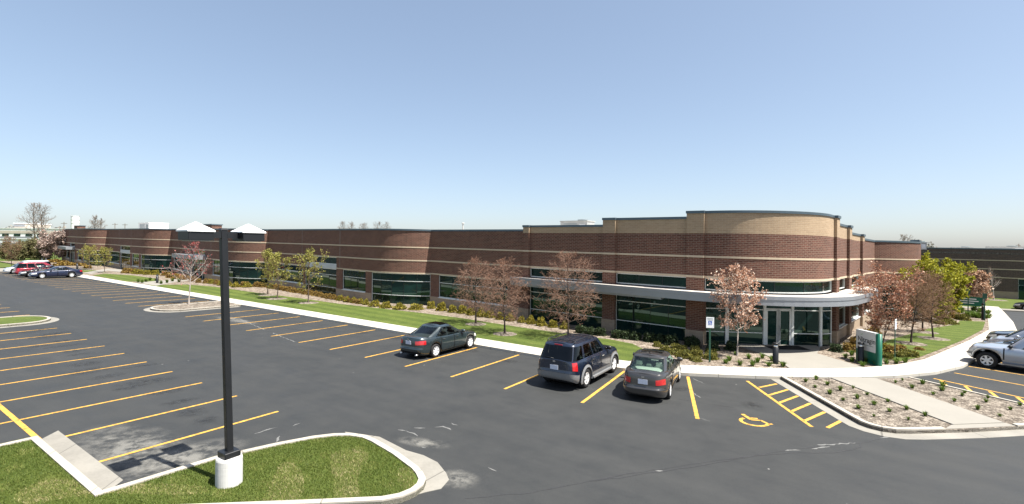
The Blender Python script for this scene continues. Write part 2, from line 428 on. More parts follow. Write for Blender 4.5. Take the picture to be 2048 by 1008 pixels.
# ------------------------------------------------------------------ the ground
def sheet(name, poly, z, mat, kind='structure', under=.12):
    mb=MB(); mb.prism(poly, z-under, z); o=mb.build(name, M[mat] if isinstance(mat,str) else mat, drape=True); o['kind']=kind; return o
mb=MB(); Rg=2600.
n=26; xs=[-Rg+2*Rg*i/n for i in range(n+1)]
for i in range(n):
    for j in range(n):
        mb.quad([(xs[i],xs[j],-.06),(xs[i+1],xs[j],-.06),(xs[i+1],xs[j+1],-.06),(xs[i],xs[j+1],-.06)])
structure(mb.build('ground', M['lawn2'], drape=True))
mb=MB(); mb.quad([(-91,-90,0),(90,-90,0),(90,62,0),(-91,62,0)]); structure(mb.build('parking_lot', M['asphalt'], drape=True))
mb=MB(); mb.quad([(-135,-90,-.004),(-91,-90,-.004),(-91,-12,-.004),(-135,-12,-.004)]); structure(mb.build('driveway', M['asphalt'], drape=True))

# building outline reused by beds
def module_path(u0):
    R=6.6; h0,h1=-5.68,47.5; p1=(u0+20.7,10.5-2.06); c=(p1[0]-R*math.sin(R_(h0)), p1[1]+R*math.cos(R_(h0)))
    return Path([(u0-.25,10.525)]+arc(c,R,h0,h1,14))
TC,TR=(2.2,13.7),5.45
tower_arc=arc(TC,TR,-5.5,80.7,26)
front5=Path([(-22.1,10.525)]+tower_arc+[(10.62,31.4)])
def inner_walk():
    return [(-91,1.05),(-30,1.0),(-1.6,1.0),(0,1.28),(1.86,2.1),(3.04,2.78),(4.6,3.72),(6.11,4.77),(7.6,5.95),(9.0,7.38),(10.47,9.35),(11.73,11.8),(13.09,15.66),(15.07,21.4),(17.34,28.6),(18.8,36.5),(20.3,46.5),(21.2,53)]
WALK=Path(inner_walk())
mb=MB(); slab(mb, WALK, 0, WALK.len, -.05, .13, 0, 1.5); structure(mb.build('sidewalk', M['sidewalk'], drape=True))
bed=[(-126.5,1.06)]+[p for p in inner_walk() if -91<=p[0]<6.2]+[(5.5,6.3),(4.9,7.2),(4.2,8.0),(3.0,9.3),(1.0,8.6),(-21.8,10.6),(-126.5,11)]
sheet('mulch_bed', bed, .10, 'mulch')
iw=inner_walk()
sheet('mulch_bed', [p for p in iw if p[0]>8.9]+[(17.2,53),(12.5,40),(10.7,31.5),(7.6,13),(7.15,12.3),(7.05,9.6),(8.1,8.4)], .10, 'mulch')
# lawns laid over the beds
lawn_f=[(-56.0,1.06),(-1.7,1.01),(-.45,1.2),(-.1,2.2),(-.25,3.3),(-.75,4.5),(-1.7,5.5),(-3.2,5.85),(-7,5.75),(-11.2,5.95),(-15,6.25),(-19,6.15),(-27.7,5.3),(-34,5.4),(-41,5.15),(-50,5.2),(-54.5,4.3)]
sheet('lawn', lawn_f, .122, 'lawn')
sheet('lawn', [(-76,1.6),(-62.5,1.2),(-60.2,3.2),(-62,4.6),(-66,5.2),(-73,5.2),(-78.5,3.8)], .122, 'lawn')
sheet('lawn', [(-91,3.4),(-84,2.6),(-80,4.2),(-84,5.2),(-91,5.4)], .122, 'lawn')
lawn_r=[(9.95,10.9),(10.6,10.4),(11.5,12.2),(12.85,15.9),(14.8,21.5),(17.0,28.6),(18.3,34.8),(16.6,34.0),(15.8,30.5),(13.6,26),(12.2,22),(10.6,17.5),(9.7,13.5)]
sheet('lawn', lawn_r, .122, 'lawn')
# walks to the doors
sheet('entrance_walk', [(6.11,4.75),(5.5,6.3),(4.9,7.2),(4.2,8.0),(3.0,9.3),(2.7,9.6),(4.4,10.5),(6.9,12.35),(7.15,11.6),(7.05,9.6),(8.1,8.4),(9.0,7.36),(7.6,5.95)], .134, 'sidewalk')
sheet('entrance_walk', [G(272,565,.13),G(312,571.5,.13),G(352,563.5,.13),G(372,562,.13),G(390,556,.13),G(372,555,.13),G(330,560.5,.13)], .134, 'sidewalk')
sheet('entrance_walk', [G(166,545.5,.13),G(182,548,.13),G(215,541.5,.13),G(243,544,.13),G(247,539,.13),G(214,537,.13)], .134, 'sidewalk')
# planter between the two lots
PK=[(5.92,2.80),(8.33,-1.51),(8.58,-1.93),(8.82,-2.12),(9.12,-2.2),(9.45,-2.12),(9.85,-1.84),(11.36,-.53),(12.87,.94),(16.5,4.4)]
PKp=Path(PK)
far_edge=[(10.62,6.5),(13.65,4.36),(17.6,1.7)]
sheet('mulch_bed', PK+[(17.6,5.4)][:0]+[(16.6,4.4),(14.2,4.02),(13.65,4.3),(10.62,6.42),(9.28,5.2),(7.78,4.0)], .105, 'bark')
kb=MB(); gut=MB()
d1=PKp.find(u=10.75); d2=PKp.find(u=12.75)
slab(kb,PKp,0,d1,-.04,.15,-.16,0); slab(kb,PKp,d2,PKp.len,-.04,.15,-.16,0); slab(kb,PKp,d1,d2,-.04,.10,-.16,0)
fe=Path(far_edge[::-1]); slab(kb,fe,0,fe.len,-.04,.145,-.12,0)
slab(gut,PKp,0,PKp.len,-.03,.008,0,.44)
sheet('planter_walk', [(7.72,3.98),(9.32,5.24),(12.46,.96),(11.02,-.36)], .139, 'sidewalk')
sheet('planter_walk', [PKp.at(d1+.02,-.05),PKp.at((d1+d2)/2,-.05),PKp.at(d2-.02,-.05),(12.50,1.0),(10.98,-.38)], .118, 'sidewalk')
# grass island with the lamp, foreground left
BL=[(-8,-34),(-5.2,-19.4),(-3.2,-17.1),(-.9,-15.1),(.05,-14.25),(.27,-13.9),(.33,-13.55),(.27,-13.25),(.12,-13.02),(-.15,-12.84),(-.45,-12.7),(-1.44,-12.42),(-2.5,-12.22),(-2.95,-12.2),(-3.4,-12.35),(-3.75,-12.65),(-4.05,-13.1),(-4.38,-13.9),(-4.8,-15.3),(-4.93,-17.46),(-9.75,-17.46),(-9.95,-34)]
BLp=Path(BL); sheet('lawn', BL, .105, 'lawn2')
slab(kb,BLp,0,BLp.len,-.04,.14,-.16,0)
a=BLp.find(u=-1.0) if False else BLp.c[6]; NG_=[G(*p_) for p_ in [(690,864),(759,874),(812,901),(847,911),(875,925),(892,946),(898,960),(882,978),(850,985)]]; gut.prism(NG_+[(.05,-14.1),(-.2,-13.4),(-1.2,-12.7),(-2.8,-12.5),(-3.3,-12.5)],-.03,.009)
slab(gut,BLp,BLp.c[19]+.02,BLp.c[20]-.05,-.03,.009,0,.52)
# islands in the rows of stalls
def island(c0, c1, v0, v1, top, fill, name):
    r=(c1-c0)/2; cu=(c0+c1)/2; up=v1>v0
    nose=[(cu+r*math.sin(t)*.98, v0-(r*.75*math.cos(t))*(1 if up else -1)) for t in [R_(a) for a in range(-90,91,15)]]
    poly=[(c0,v1)]+nose+[(c1,v1)]
    if not up: poly=poly[::-1]
    P=Path(poly)
    mb=MB(); mb.prism(poly,-.02,top); o=mb.build(name, M[fill], drape=True); structure(o)
    slab(kb,P,0,P.len,-.04,top+.035,-.16,0); slab(gut,P,.3,P.len-.3,-.03,.008,0,.4)
    return P
island(-36.35,-32.75,-4.75,-.45,.10,'bark','mulch_bed')
island(-36.6,-32.7,-13.2,-23,.10,'lawn2','lawn')
structure(kb.build('kerb', M['kerb'], drape=True)); structure(gut.build('gutter', M['gutter'], drape=True))
# bark rings round the lawn trees are added with the trees
# ------------------------------------------------------------------ painted stall lines
mk=MB(); Z=.005
def line(a,b,w=.11):
    dx,dy=b[0]-a[0],b[1]-a[1]; l=math.hypot(dx,dy); nx,ny=-dy/l*w/2,dx/l*w/2
    mk.quad([(a[0]-nx,a[1]-ny,Z),(b[0]-nx,b[1]-ny,Z),(b[0]+nx,b[1]+ny,Z),(a[0]+nx,a[1]+ny,Z)])
for k in range(11): line((-29.7+2.704*k,-5.86),(-29.75+2.704*k,-.62))
line((.43,-5.5),(.0,-.1),.12); line((4.15,-4.62),(2.55,.62),.13); line((7.27,-3.09),(4.76,1.56),.12)
for k in range(20): line((-37.85-2.704*k,-5.86),(-37.9-2.704*k,-.62))
for k in range(10):
    u=-6.97-2.58*k
    line((u,-17.40 if k>1 else -17.02),(u,-12.4),.105)
    if u<-9.9: line((u,-22.8),(u,-17.5),.105)
for k in range(12): u=-37.6-2.7*k; line((u,-22.8),(u,-12.1))
line((-9.8,-17.42),(-32.4,-17.42),.13)
RUNG=[((5.29,.77),(5.84,1.87)),((5.73,-.18),(6.3,1.21)),((6.15,-.99),(6.68,.46)),((6.59,-1.82),(7.12,-.31)),((7.01,-2.66),(7.58,-1.11)),((7.65,-2.9),(8.05,-1.8))]
for a,b in RUNG: line((a[0]+.03,a[1]+.03),b,.115)
line((11.55,7.55),(14.6,5.65),.11)
for a,b in [((11.77,7.33),(11.82,6.0)),((12.47,6.8),(12.52,5.5)),((13.15,6.35),(13.2,5.05)),((13.85,5.95),(13.9,4.6))]: line(a,b,.12)
line((12.55,9.6),(15.2,8.45)); line((13.45,11.95),(18.4,10.2)); line((14.35,14.5),(19.2,12.9)); line((15.2,17.1),(20.2,15.8)); line((16,19.8),(21,18.8)); line((16.9,22.5),(21.9,21.7))
structure(mk.build('parking_markings', M['yellow'], drape=True))
# wheelchair symbol, laid in the stall
mk=MB(); Z=.0055
cx,cy=5.62,-3.55; hd=R_(118.3)            # up direction of the symbol: into the stall
ex=(math.sin(hd),-math.cos(hd)); ey=(math.cos(hd),math.sin(hd))
def sp(x,y): return (cx+ex[0]*x+ey[0]*y, cy+ex[1]*x+ey[1]*y)
def ln(x0,y0,x1,y1,w): line(sp(x0,y0),sp(x1,y1),w)
ln(-.12,.50,-.10,.36,.13)                 # head
ln(-.10,.33,-.03,-.02,.13); ln(-.06,.14,.22,.12,.09); ln(-.05,-.03,.26,-.05,.10); ln(.25,-.02,.38,-.38,.10); ln(.36,-.36,.50,-.33,.09)
pts=[(-.02+.40*math.cos(R_(a)), -.22+.36*math.sin(R_(a))) for a in range(120,345,15)]
for i,(a,b) in enumerate(zip(pts,pts[1:])):
    ln(*a,*b,.115)
structure(mk.build('wheelchair_symbol', M['yellow'], drape=True))
# ------------------------------------------------------------------ cracks, scuffs and dust on the asphalt
def blot(mb, c, rx, ry, seed, z=.004, rot=0., n=26, jag=.3):
    r=random.Random(seed); pts=[]
    for i in range(n):
        t=6.2832*i/n; k=1+jag*(r.random()-.5)*2; x,y=rx*k*math.cos(t),ry*k*math.sin(t)
        pts.append((c[0]+x*math.cos(rot)-y*math.sin(rot), c[1]+x*math.sin(rot)+y*math.cos(rot), z))
    mb.quad(pts)
def stroke(mb, pts, w, seed, z=.004, seg=.25):
    r=random.Random(seed); P=Path(pts); n=max(2,int(P.len/seg)); l=[]; q=[]
    for i in range(n+1):
        d=P.len*i/n; j=(r.random()-.5)*.06; k=w*(.35+r.random()*.9)*(.25 if i in (0,n) else 1)
        a=P.at(d,j+k/2); b=P.at(d,j-k/2); l.append((*a,z)); q.append((*b,z))
    for i in range(n): mb.quad([l[i],l[i+1],q[i+1],q[i]])
scm=plain('scraped_asphalt',(.135,.135,.13),.85,0,.4,30); crk=plain('tar_filled_crack',(.030,.030,.031),.6,0,.3,20)
m1=MB(); m2=MB()
stroke(m2,[G(*p) for p in [(930,998),(1060,985),(1150,968),(1240,950),(1330,937),(1420,922),(1500,912),(1570,902),(1650,890),(1722,886),(1775,874)]],.035,3)
stroke(m2,[G(*p) for p in [(1180,964),(1300,946),(1420,928),(1500,912),(1600,905),(1670,906),(1720,896),(1722,888)]],.045,4,.0045)
for i,(a,b) in enumerate([((1570,902),(1600,900)),((1625,899),(1660,893)),((1635,891),(1712,886)),((1760,876),(1790,872)),((1310,942),(1325,941))]): stroke(m1,[G(*a),G(*b)],.07,30+i,.006,.1)
for i,p in enumerate([[(795,860),(812,862)],[(812,862),(830,868),(836,873)],[(868,854),(885,853),(904,860)],[(902,846),(914,851)],[(828,856),(850,857)],[(842,893),(852,896)],[(975,936),(992,943)],[(510,868),(530,860),(556,855)],[(552,884),(560,872)],[(585,852),(600,847)],[(1398,836),(1420,842)],[(545,666),(562,673),(590,684)],[(478,637),(500,647),(530,660)],[(1385,757),(1410,768)],[(1380,780),(1400,796)]]):
    stroke(m1,[G(*q) for q in p],.06,60+i,.004,.12)
stroke(m2,[G(*q) for q in [(560,653),(577,656),(603,661),(630,665)]],.16,91,.0045)
stroke(m2,[G(*q) for q in [(770,660),(800,664),(850,672)]],.03,92,.0045)
stroke(m2,[G(*q) for q in [(1345,796),(1400,806),(1470,815)]],.02,93,.0045)
structure(m1.build('scuff_marks', scm, drape=True)); structure(m2.build('tar_crack', crk, drape=True))
def dust():
    m,nt,b=nmat('pale_dust'); p=worldpos(nt); b.inputs['Base Color'].default_value=(.30,.29,.26,1); b.inputs['Roughness'].default_value=.95
    uv=N(nt,'ShaderNodeUVMap').outputs[0]; vm=N(nt,'ShaderNodeVectorMath',operation='LENGTH'); L(nt,uv,vm.inputs[0])
    f=math_(nt,'SUBTRACT',1.,vm.outputs['Value']); n=noise(nt,2.2,6,.7,p)
    a=math_(nt,'MULTIPLY',math_(nt,'MULTIPLY',f,1.3),ramp(nt,n,[(.40,(0,0,0)),(.80,(1,1,1))]))
    mp=N(nt,'ShaderNodeMath',operation='MINIMUM'); L(nt,a,mp.inputs[0]); mp.inputs[1].default_value=.42
    L(nt,mp.outputs[0],b.inputs['Alpha']); return m
dm=dust(); mb=MB()
def patch(c,rx,ry,rot,z):
    n=24; o=[]
    for i in range(n):
        t=6.2832*i/n; x,y=rx*math.cos(t),ry*math.sin(t); o.append((c[0]+x*math.cos(rot)-y*math.sin(rot), c[1]+x*math.sin(rot)+y*math.cos(rot), z, math.cos(t), math.sin(t)))
    for i in range(n):
        a,b=o[i],o[(i+1)%n]; mb.quad([(*c,z),a[:3],b[:3]],0,[(0,0),a[3:],b[3:]])
patch((-7.2,-16.2),2.8,1.2,0,.003); patch((-5.6,-15.6),1.0,1.6,0,.0036); patch(G(915,958),.6,.5,0,.003); patch(G(845,885),.9,.35,.3,.0032); patch(G(470,640),3.0,.6,.0,.003)
structure(mb.build('dust', dm, drape=True))
# oil drips and tyre wear in the stalls
def stain():
    m,nt,b=nmat('oil_stain'); p=worldpos(nt); b.inputs['Base Color'].default_value=(.012,.012,.013,1); b.inputs['Roughness'].default_value=.55
    uv=N(nt,'ShaderNodeUVMap').outputs[0]; vm=N(nt,'ShaderNodeVectorMath',operation='LENGTH'); L(nt,uv,vm.inputs[0])
    f=math_(nt,'SUBTRACT',1.,vm.outputs['Value']); n=noise(nt,5,5,.7,p)
    L(nt,math_(nt,'MULTIPLY',math_(nt,'MULTIPLY',f,.5),ramp(nt,n,[(.38,(0,0,0)),(.62,(1,1,1))])),b.inputs['Alpha']); return m
mb=MB(); ro=random.Random(8)
for k in range(34):
    if k<14: c=(-31+2.704*k+1.35+ro.uniform(-.3,.3),-1.6+ro.uniform(-.6,.5))
    else: c=(-8.3-2.58*(k-14)/2.2+ro.uniform(-.5,.5),-13.6+ro.uniform(-.8,.8)) 
    patch(c,ro.uniform(.25,.7),ro.uniform(.3,1.1),ro.uniform(-.3,.3),.0062+.00005*k)
structure(mb.build('oil_stains', stain(), drape=True))
# ------------------------------------------------------------------ the long brick office building
ZB,ZB2,ZB1,ZT=2.84,3.93,5.10,6.62
office=thing('office_building','long red-brown brick office building with rounded bays and a curved silver canopy','office building',(-30,16,0))
def part(name, mb, mats, parent=office): return mb.build(name, mats, parent, drape=True)
rw=random.Random(5)
def window(P, d0, d1, z0, z1, cols, trans, sub='frame', off=-.13, fw=.06, mat='alu', alu2=None, parent=office, name='window'):
    g=MB(); st=[d0+(d1-d0)*i/cols for i in range(cols+1)]; zs=[z0]+list(trans)+[z1]
    for a,b in zip(st,st[1:]):
        for za,zb in zip(zs,zs[1:]):
            j=[(rw.random()-.5)*.010 for _ in range(3)]
            A,B=P.at(a,off+j[0]),P.at(b,off+j[1]); A2,B2=P.at(a,off+j[2]),P.at(b,off+j[1]+j[2]-j[0])
            g.quad([(*A,za),(*B,za),(*B2,zb),(*A2,zb)])
            mx=P.at(a,off-.03),P.at(b,off-.03)
            g.quad([(*mx[1],za),(*mx[0],za),(*mx[0],zb),(*mx[1],zb)])
    w=part(name,g,M['glass'],parent)
    f=MB()
    for i,s in enumerate(st):
        hw=fw/2 if 0<i<cols else fw*.6
        inn=0<i<cols; hw=.016 if inn else fw*.5
        slab(f,P,max(s-hw,0.001),min(s+hw,P.len-.001),z0,z1,off-.02,off+(.014 if inn else .06),1 if inn else 0)
    for i,z in enumerate(zs):
        slab(f,P,d0+.02,d1-.02,z-.022,z+.022,off-.018,off+.05) if 0<i<len(zs)-1 else slab(f,P,d0+.02,d1-.02,z if i==0 else z-.06,z+.06 if i==0 else z,off-.018,off+.055)
    fo=f.build(sub,[M[mat],M['black']],None,drape=True)
    me=fo.data
    fo.parent=w; b=np.array(parent['base']); 
    for v in me.vertices: v.co=Vector(v.co)-Vector(b)
    return w
def brick_front(P, cuts, top=ZT, parent=office, bm='brick', cop=True, d0=0., d1=None):
    """brick above the window heads, with openings cut up to the upper band"""
    d1=P.len if d1 is None else d1
    mb=MB(); edges=[d0]+[x for c in cuts for x in c]+[d1]
    for i in range(0,len(edges),2):
        if edges[i+1]-edges[i]>.01: slab(mb,P,edges[i],edges[i+1],ZB,ZB2+.05,-.34,0)
    slab(mb,P,d0,d1,ZB2+.05,top,-.34,0)
    part('wall',mb,M[bm],parent)
    st=MB()
    for z in (ZB1,ZB2): slab(st,P,d0,d1,z,z+.115,-.05,.022)
    for i in range(0,len(edges),2):
        if edges[i+1]-edges[i]>.01: slab(st,P,edges[i],edges[i+1],ZB-.03,ZB+.075,-.30,.022)
    part('stone_band',st,M['stone'],parent)
    if cop:
        c=MB(); slab(c,P,d0,d1,top,top+.15,-.42,.05); part('coping',c,M['coping'],parent)
def pier(P,d0,d1,parent=office,bm='brick',base=.86):
    mb=MB(); slab(mb,P,d0,d1,base,ZB-.03,-.34,0,0); part('pier',mb,M[bm],parent)
    b=MB(); slab(b,P,d0,d1,-.1,base,-.34,.03); part('base_course',b,M['block'],parent)
def sill_wall(P,d0,d1,parent=office):
    b=MB(); slab(b,P,d0,d1,-.1,.80,-.34,.03); part('base_course',b,M['block'],parent)
    s=MB(); slab(s,P,d0,d1,.80,.86,-.30,.075); part('sill',s,M['alu'],parent)
def box_canopy(P,d0,d1,z0,z1,dep,parent=office):
    c=MB(); slab(c,P,d0,d1,z0,z1,-.05,dep); part('canopy',c,M['fascia'],parent)

def module(u0, kind):
    P=module_path(u0); X=lambda r: P.find(u=u0+r)
    t0,t1=X(8.6),X(14.8)
    if kind=='plain':
        brick_front(P,[(t0,t1)])
        pier(P,0,X(1.0)); sill_wall(P,X(1.0),X(8.2)); window(P,X(1.0),X(8.2),.86,ZB-.03,5,[2.13])
        pier(P,X(8.2),t0)
        window(P,t0,t1,-.02,2.76,4,[.86,2.13],alu2='alud'); window(P,t0,t1,3.22,ZB2,4,[],alu2='alud')
        s=MB(); slab(s,P,t0,t1,2.76,3.22,-.2,-.03); part('spandrel_panel',s,M['spandrel'])
    elif kind=='entry':
        t0,t1=X(8.6),X(13.3)
        brick_front(P,[(t0,t1)])
        pier(P,0,X(.6)); sill_wall(P,X(.6),X(4.0)); window(P,X(.6),X(4.0),.86,ZB-.03,3,[2.13])
        pier(P,X(4.0),X(4.6)); sill_wall(P,X(4.6),X(8.0)); window(P,X(4.6),X(8.0),.86,ZB-.03,3,[2.13]); pier(P,X(8.0),t0)
        window(P,t0,t1,3.25,ZB2,3,[],alu2='alud')
        window(P,t0,X(10.9),-.02,2.8,2,[2.13],mat='alu'); window(P,X(12.2),t1,-.02,2.8,1,[2.13])
        d=window(P,X(10.9),X(12.2),-.02,2.8,2,[2.13],name='door',fw=.09)
        s=MB(); slab(s,P,t0,t1,2.8,3.25,-.2,-.03); part('spandrel_panel',s,M['spandrel'])
        box_canopy(P,X(4.8),X(13.9),2.72,3.25,1.35)
        # parapet block raised over the door
        mb=MB(); slab(mb,P,X(12.6),X(15.6),ZT+.15,7.25,-1.2,.01); part('parapet',mb,M['brick'])
        c=MB(); slab(c,P,X(12.5),X(15.7),7.25,7.38,-1.3,.06); part('coping',c,M['coping'])
    for rr_ in (7.9,15.4):
        cj=MB(); slab(cj,P,X(rr_),X(rr_)+.02,ZB+.08,ZT,-.02,.004); part('control_joint',cj,M['alud'])
    t1b=t1 if kind=='plain' else X(13.3)
    pier(P,t1b,X(15.9)); sill_wall(P,X(15.9),X(19.8)); window(P,X(15.9),X(19.8),.86,ZB-.03,3,[2.13])
    pier(P,X(19.8),X(20.7))
    window(P,X(20.7),P.len-.12,-.02,ZB-.03,5,[.86,2.13],fw=.05,alu2='alud')
    pier(P,P.len-.12,P.len)
    return P
mods=[module(-48.15,'plain'),module(-74.45,'entry'),module(-100.75,'plain'),module(-127.05,'entry')]

# ---- corner section and tower
P=front5; X=lambda u: P.find(u=u)
V=lambda v: P.find(v=v) if False else None
def wingd(t): return P.c[-2]+t           # running length up the right-hand wing, t metres past the round corner
s1,s2,s3=X(-11.6),X(-4.95),X(.55)
pw=1.0
cl=[(s1+.55,s2-.02),(s2+pw*.9,s3-.02),(s3+pw,wingd(1.0)),(wingd(1.9),wingd(5.4)),(wingd(6.3),wingd(11.0))]
brick_front(P,[(c0,c1) for c0,c1 in cl],top=6.50,cop=False)
# tan parapets stepping up to the round corner
steps=[(s1,s2,7.06),(s2,s3,7.49),(s3,wingd(1.9),7.80),(wingd(1.9),wingd(6.3),7.42),(wingd(6.3),wingd(11.9),7.02)]
tp=MB(); cp=MB()
for a,b,z in steps:
    slab(tp,P,a,b,6.50,z-.14,-.34,0,.15); slab(cp,P,a+.002,b-.002,z-.14,z,-.42,.05)
for a,b in ((0,s1),(wingd(11.9),P.len)):
    slab(cp,P,a,b,6.62,6.77,-.42,.05)
bk=MB()
for a,b in ((0,s1),(wingd(11.9),P.len)): slab(bk,P,a,b,6.50,6.62,-.34,0)
part('parapet',tp,M['tan']); part('coping',cp,M['coping']); part('wall',bk,M['brick'])
# proud piers at each step
for a,w,z in ((s1,.55,7.06),(s2,pw*.9,7.49),(s3,pw,7.80),(wingd(1.0),.9,7.80),(wingd(5.4),.9,7.42),(wingd(11.0),.9,7.02)):
    mb=MB(); slab(mb,P,a,a+w,.86,6.50,-.36,.16); pr=part('pier',mb,M['brick'])
    mb=MB(); slab(mb,P,a,a+w,6.50,z-.14,-.36,.16); part('pier_top',mb,M['tan'])
    mb=MB(); slab(mb,P,a-.03,a+w+.03,z-.14,z+.012,-.44,.22); part('coping',mb,M['coping'])
    mb=MB(); slab(mb,P,a-.02,a+w+.02,-.2,.86,-.38,.20); part('base_course',mb,M['block'])
    for zz in (ZB1,ZB2): mb=MB(); slab(mb,P,a-.005,a+w+.005,zz-.003,zz+.118,0,.185); part('stone_band',mb,M['stone'])
for c0,c1 in cl:
    n=max(2,round((c1-c0)/1.7)); window(P,c0,c1,3.24,ZB2-.01,n,[],off=-.16)
# ground floor glazing below the canopy
pier(P,0,X(-21.0)); sill_wall(P,X(-21.0),X(-13.2)); window(P,X(-21.0),X(-13.2),.86,ZB-.03,5,[2.13],alu2='alud'); pier(P,X(-13.2),s1)
window(P,s1+.55,s2,-.02,2.78,4,[.86,2.13],alu2='alud'); window(P,s2+.9,s3,-.02,2.78,4,[.86,2.13],alu2='alud')
for a,b in ((wingd(1.9),wingd(5.4)),(wingd(6.3),wingd(11.0))):
    sill_wall(P,a,b); window(P,a,b,.86,2.78,2,[2.0])
pier(P,wingd(11.9),wingd(13.2)); sill_wall(P,wingd(13.2),wingd(17.4)); window(P,wingd(13.2),wingd(17.4),.86,ZB-.03,3,[2.13]); pier(P,wingd(17.4),P.len)
# recessed storefront with the double door
SF=Path([(1.50,8.62),(2.55,9.32),(4.42,10.42),(5.75,11.38),(7.12,12.38),(7.62,13.05)])
k=SF.c
window(SF,0.0,k[1],-.02,2.78,1,[.80,2.15],off=0,fw=.07)
window(SF,k[1]+.10,k[2]-.06,-.02,2.78,1,[.80,2.15],off=0,fw=.07)
window(SF,k[3]+.05,k[4]-.05,-.02,2.78,1,[.80,2.15],off=0,fw=.07)
window(SF,k[4]+.03,k[5],-.02,2.78,1,[.80,2.15],off=0,fw=.07)
window(SF,k[2],k[3],2.18,2.78,2,[],off=0,fw=.06)
for q in (k[1],k[2],k[3],k[4]):
    mb=MB(); slab(mb,SF,q-.07,q+.07,-.05,2.80,-.10,.09); part('mullion_post',mb,M['alu'])
md=(k[2]+k[3])/2
for a,b,hs in ((k[2]+.07,md-.012,1),(md+.012,k[3]-.07,-1)):
    d=window(SF,a,b,0.0,2.16,1,[],off=.0,fw=.20,name='door',sub='frame')
    h=MB(); x=b-.06 if hs>0 else a+.06
    q0=SF.at(x,.11); g0=SF.at(x,.05)
    h.tube([(*g0,.78),(*q0,.80),(*q0,1.25),(*g0,1.27)],.018,6)
    ho=h.build('handle',M['steel'],None,drape=True); ho.parent=d
    for v in ho.data.vertices: v.co=v.co-Vector(office['base'])
mat_=MB(); mat_.box((5.55,10.2,.145),(2.1,1.1,.012),0,R_(35)); mo=mat_.build('doormat',M['dark'],drape=True); tag(mo,'dark rubber doormat lying on the walk before the glass entrance doors','doormat')
# canopy: straight in front of the glazing, sweeping round the corner
outer=[(-12.3,9.05),(-12.25,8.60),(-8.7,8.02),(-5.6,7.62),(-2.8,7.22),(-.8,6.94),(1.05,6.72)]+arc((2.35,13.45),6.75,-6,74,18)[1:]+[(9.55,14.6),(10.15,18.6),(10.2,21.0)]
innr=[P.at(d,.0) for d in [wingd(10.6)]+[x for x in P.c[::-1] if s1<x<wingd(10)]+[s1-.4]]
poly=outer+innr
c=MB(); c.prism(poly,2.72,3.17,0,1); part('canopy',c,[M['fascia'],M['roofing']])
OP=Path(outer[1:]); c=MB(); slab(c,OP,0,OP.len-.3,3.02,3.21,-.06,.025); slab(c,OP,X(-.6)-X(-12.2) if False else 0.,11.8,2.60,2.72,-.5,-.12); part('canopy_trim',c,M['fascia'])
# roof hatches lying on the canopy
for (u,v) in ((9.35,16.4),(9.2,14.9)):
    c=MB(); c.box((u,v,3.24),(.55,.9,.10),0,R_(-9)); part('roof_hatch',c,M['alud'])
# ---- right-hand wing beyond the concave corner
R2=5.8; ar=arc((10.62-R2*math.sin(R_(22)),31.4+R2*math.cos(R_(22))),R2,22,94,16)
W2=Path(ar+[(ar[-1][0]-.1,ar[-1][1]+2.6)])
brick_front(W2,[]); pier(W2,0,.6); window(W2,.6,W2.len-2.2,-.02,ZB-.03,6,[.86,2.13],alu2='alud'); pier(W2,W2.len-2.2,W2.len)
e=W2.p[-1]
W3=Path([(e[0]+.25,e[1]),(e[0]+.55,e[1]+1.3),(e[0]+.1,e[1]+26)])
mb=MB(); slab(mb,W3,0,1.33,-.1,6.9,-.5,.12); part('pier',mb,M['brick'])
mb=MB(); slab(mb,W3,-.0,1.35,6.9,7.06,-.55,.16); part('coping',mb,M['coping'])
brick_front(W3,[],d0=1.35); sill_wall(W3,1.35,W3.len); window(W3,2.5,W3.len-1,.86,ZB-.03,9,[2.13])
# roof deck, left end and rear walls
roofpts=[]
for m in mods[::-1]: roofpts+=[m.at(d,-.3) for d in m.c]
roofpts+=[P.at(d,-.3) for d in P.c]+[W2.at(d,-.3) for d in W2.c]+[W3.at(W3.len,-.3),(-127,e[1]+26)]
mb=MB(); mb.prism(roofpts,6.0,6.2); part('roof',mb,M['roofing'])
EW=Path([(-127.05,60),(-127.05,10.5)]); mb=MB(); slab(mb,EW,0,EW.len,-.1,ZT,-.34,0); part('wall',mb,M['brick']); mb=MB(); slab(mb,EW,0,EW.len,ZT,ZT+.15,-.42,.05); part('coping',mb,M['coping'])
ew=MB(); slab(ew,front5,0,.02,0,.02,-.3,-.28) if False else None

# ------------------------------------------------------------------ the dark brick building across the drive
far=thing('office_building','low dark brown brick building in shade beyond the drive on the right','office building',(30,70,0))
B0=(17.0,70.2); B1=(52.,66.4)
FP=Path([B0,B1])
def fx(u): return FP.find(u=u)
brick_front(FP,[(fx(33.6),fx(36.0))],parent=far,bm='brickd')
def fpier(a,b):
    mb=MB(); slab(mb,FP,a,b,1.05,ZB-.03,-.34,0); part('wall',mb,M['brickd'],far)
    mb=MB(); slab(mb,FP,a,b,-.3,1.05,-.34,.03); part('base_course',mb,M['block'],far)
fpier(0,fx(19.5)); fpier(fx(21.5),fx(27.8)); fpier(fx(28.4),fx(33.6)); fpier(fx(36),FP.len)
for a,b in ((19.5,21.5),):
    mb=MB(); slab(mb,FP,fx(a),fx(b),-.3,1.05,-.34,.03); part('base_course',mb,M['block'],far); window(FP,fx(a),fx(b),1.05,ZB-.03,3,[2.13],parent=far)
window(FP,fx(27.8),fx(28.4),-.02,ZB-.03,1,[],parent=far); window(FP,fx(33.6),fx(36.0),-.02,ZB2,3,[.9,2.2],parent=far)
mb=MB(); mb.prism([B0,B1,(54,105),(19,108)],6.0,6.2); part('roof',mb,M['roofing'],far)
EW=Path([(19,108),B0]); mb=MB(); slab(mb,EW,0,EW.len,-.3,ZT,-.34,0); part('wall',mb,M['brickd'],far)

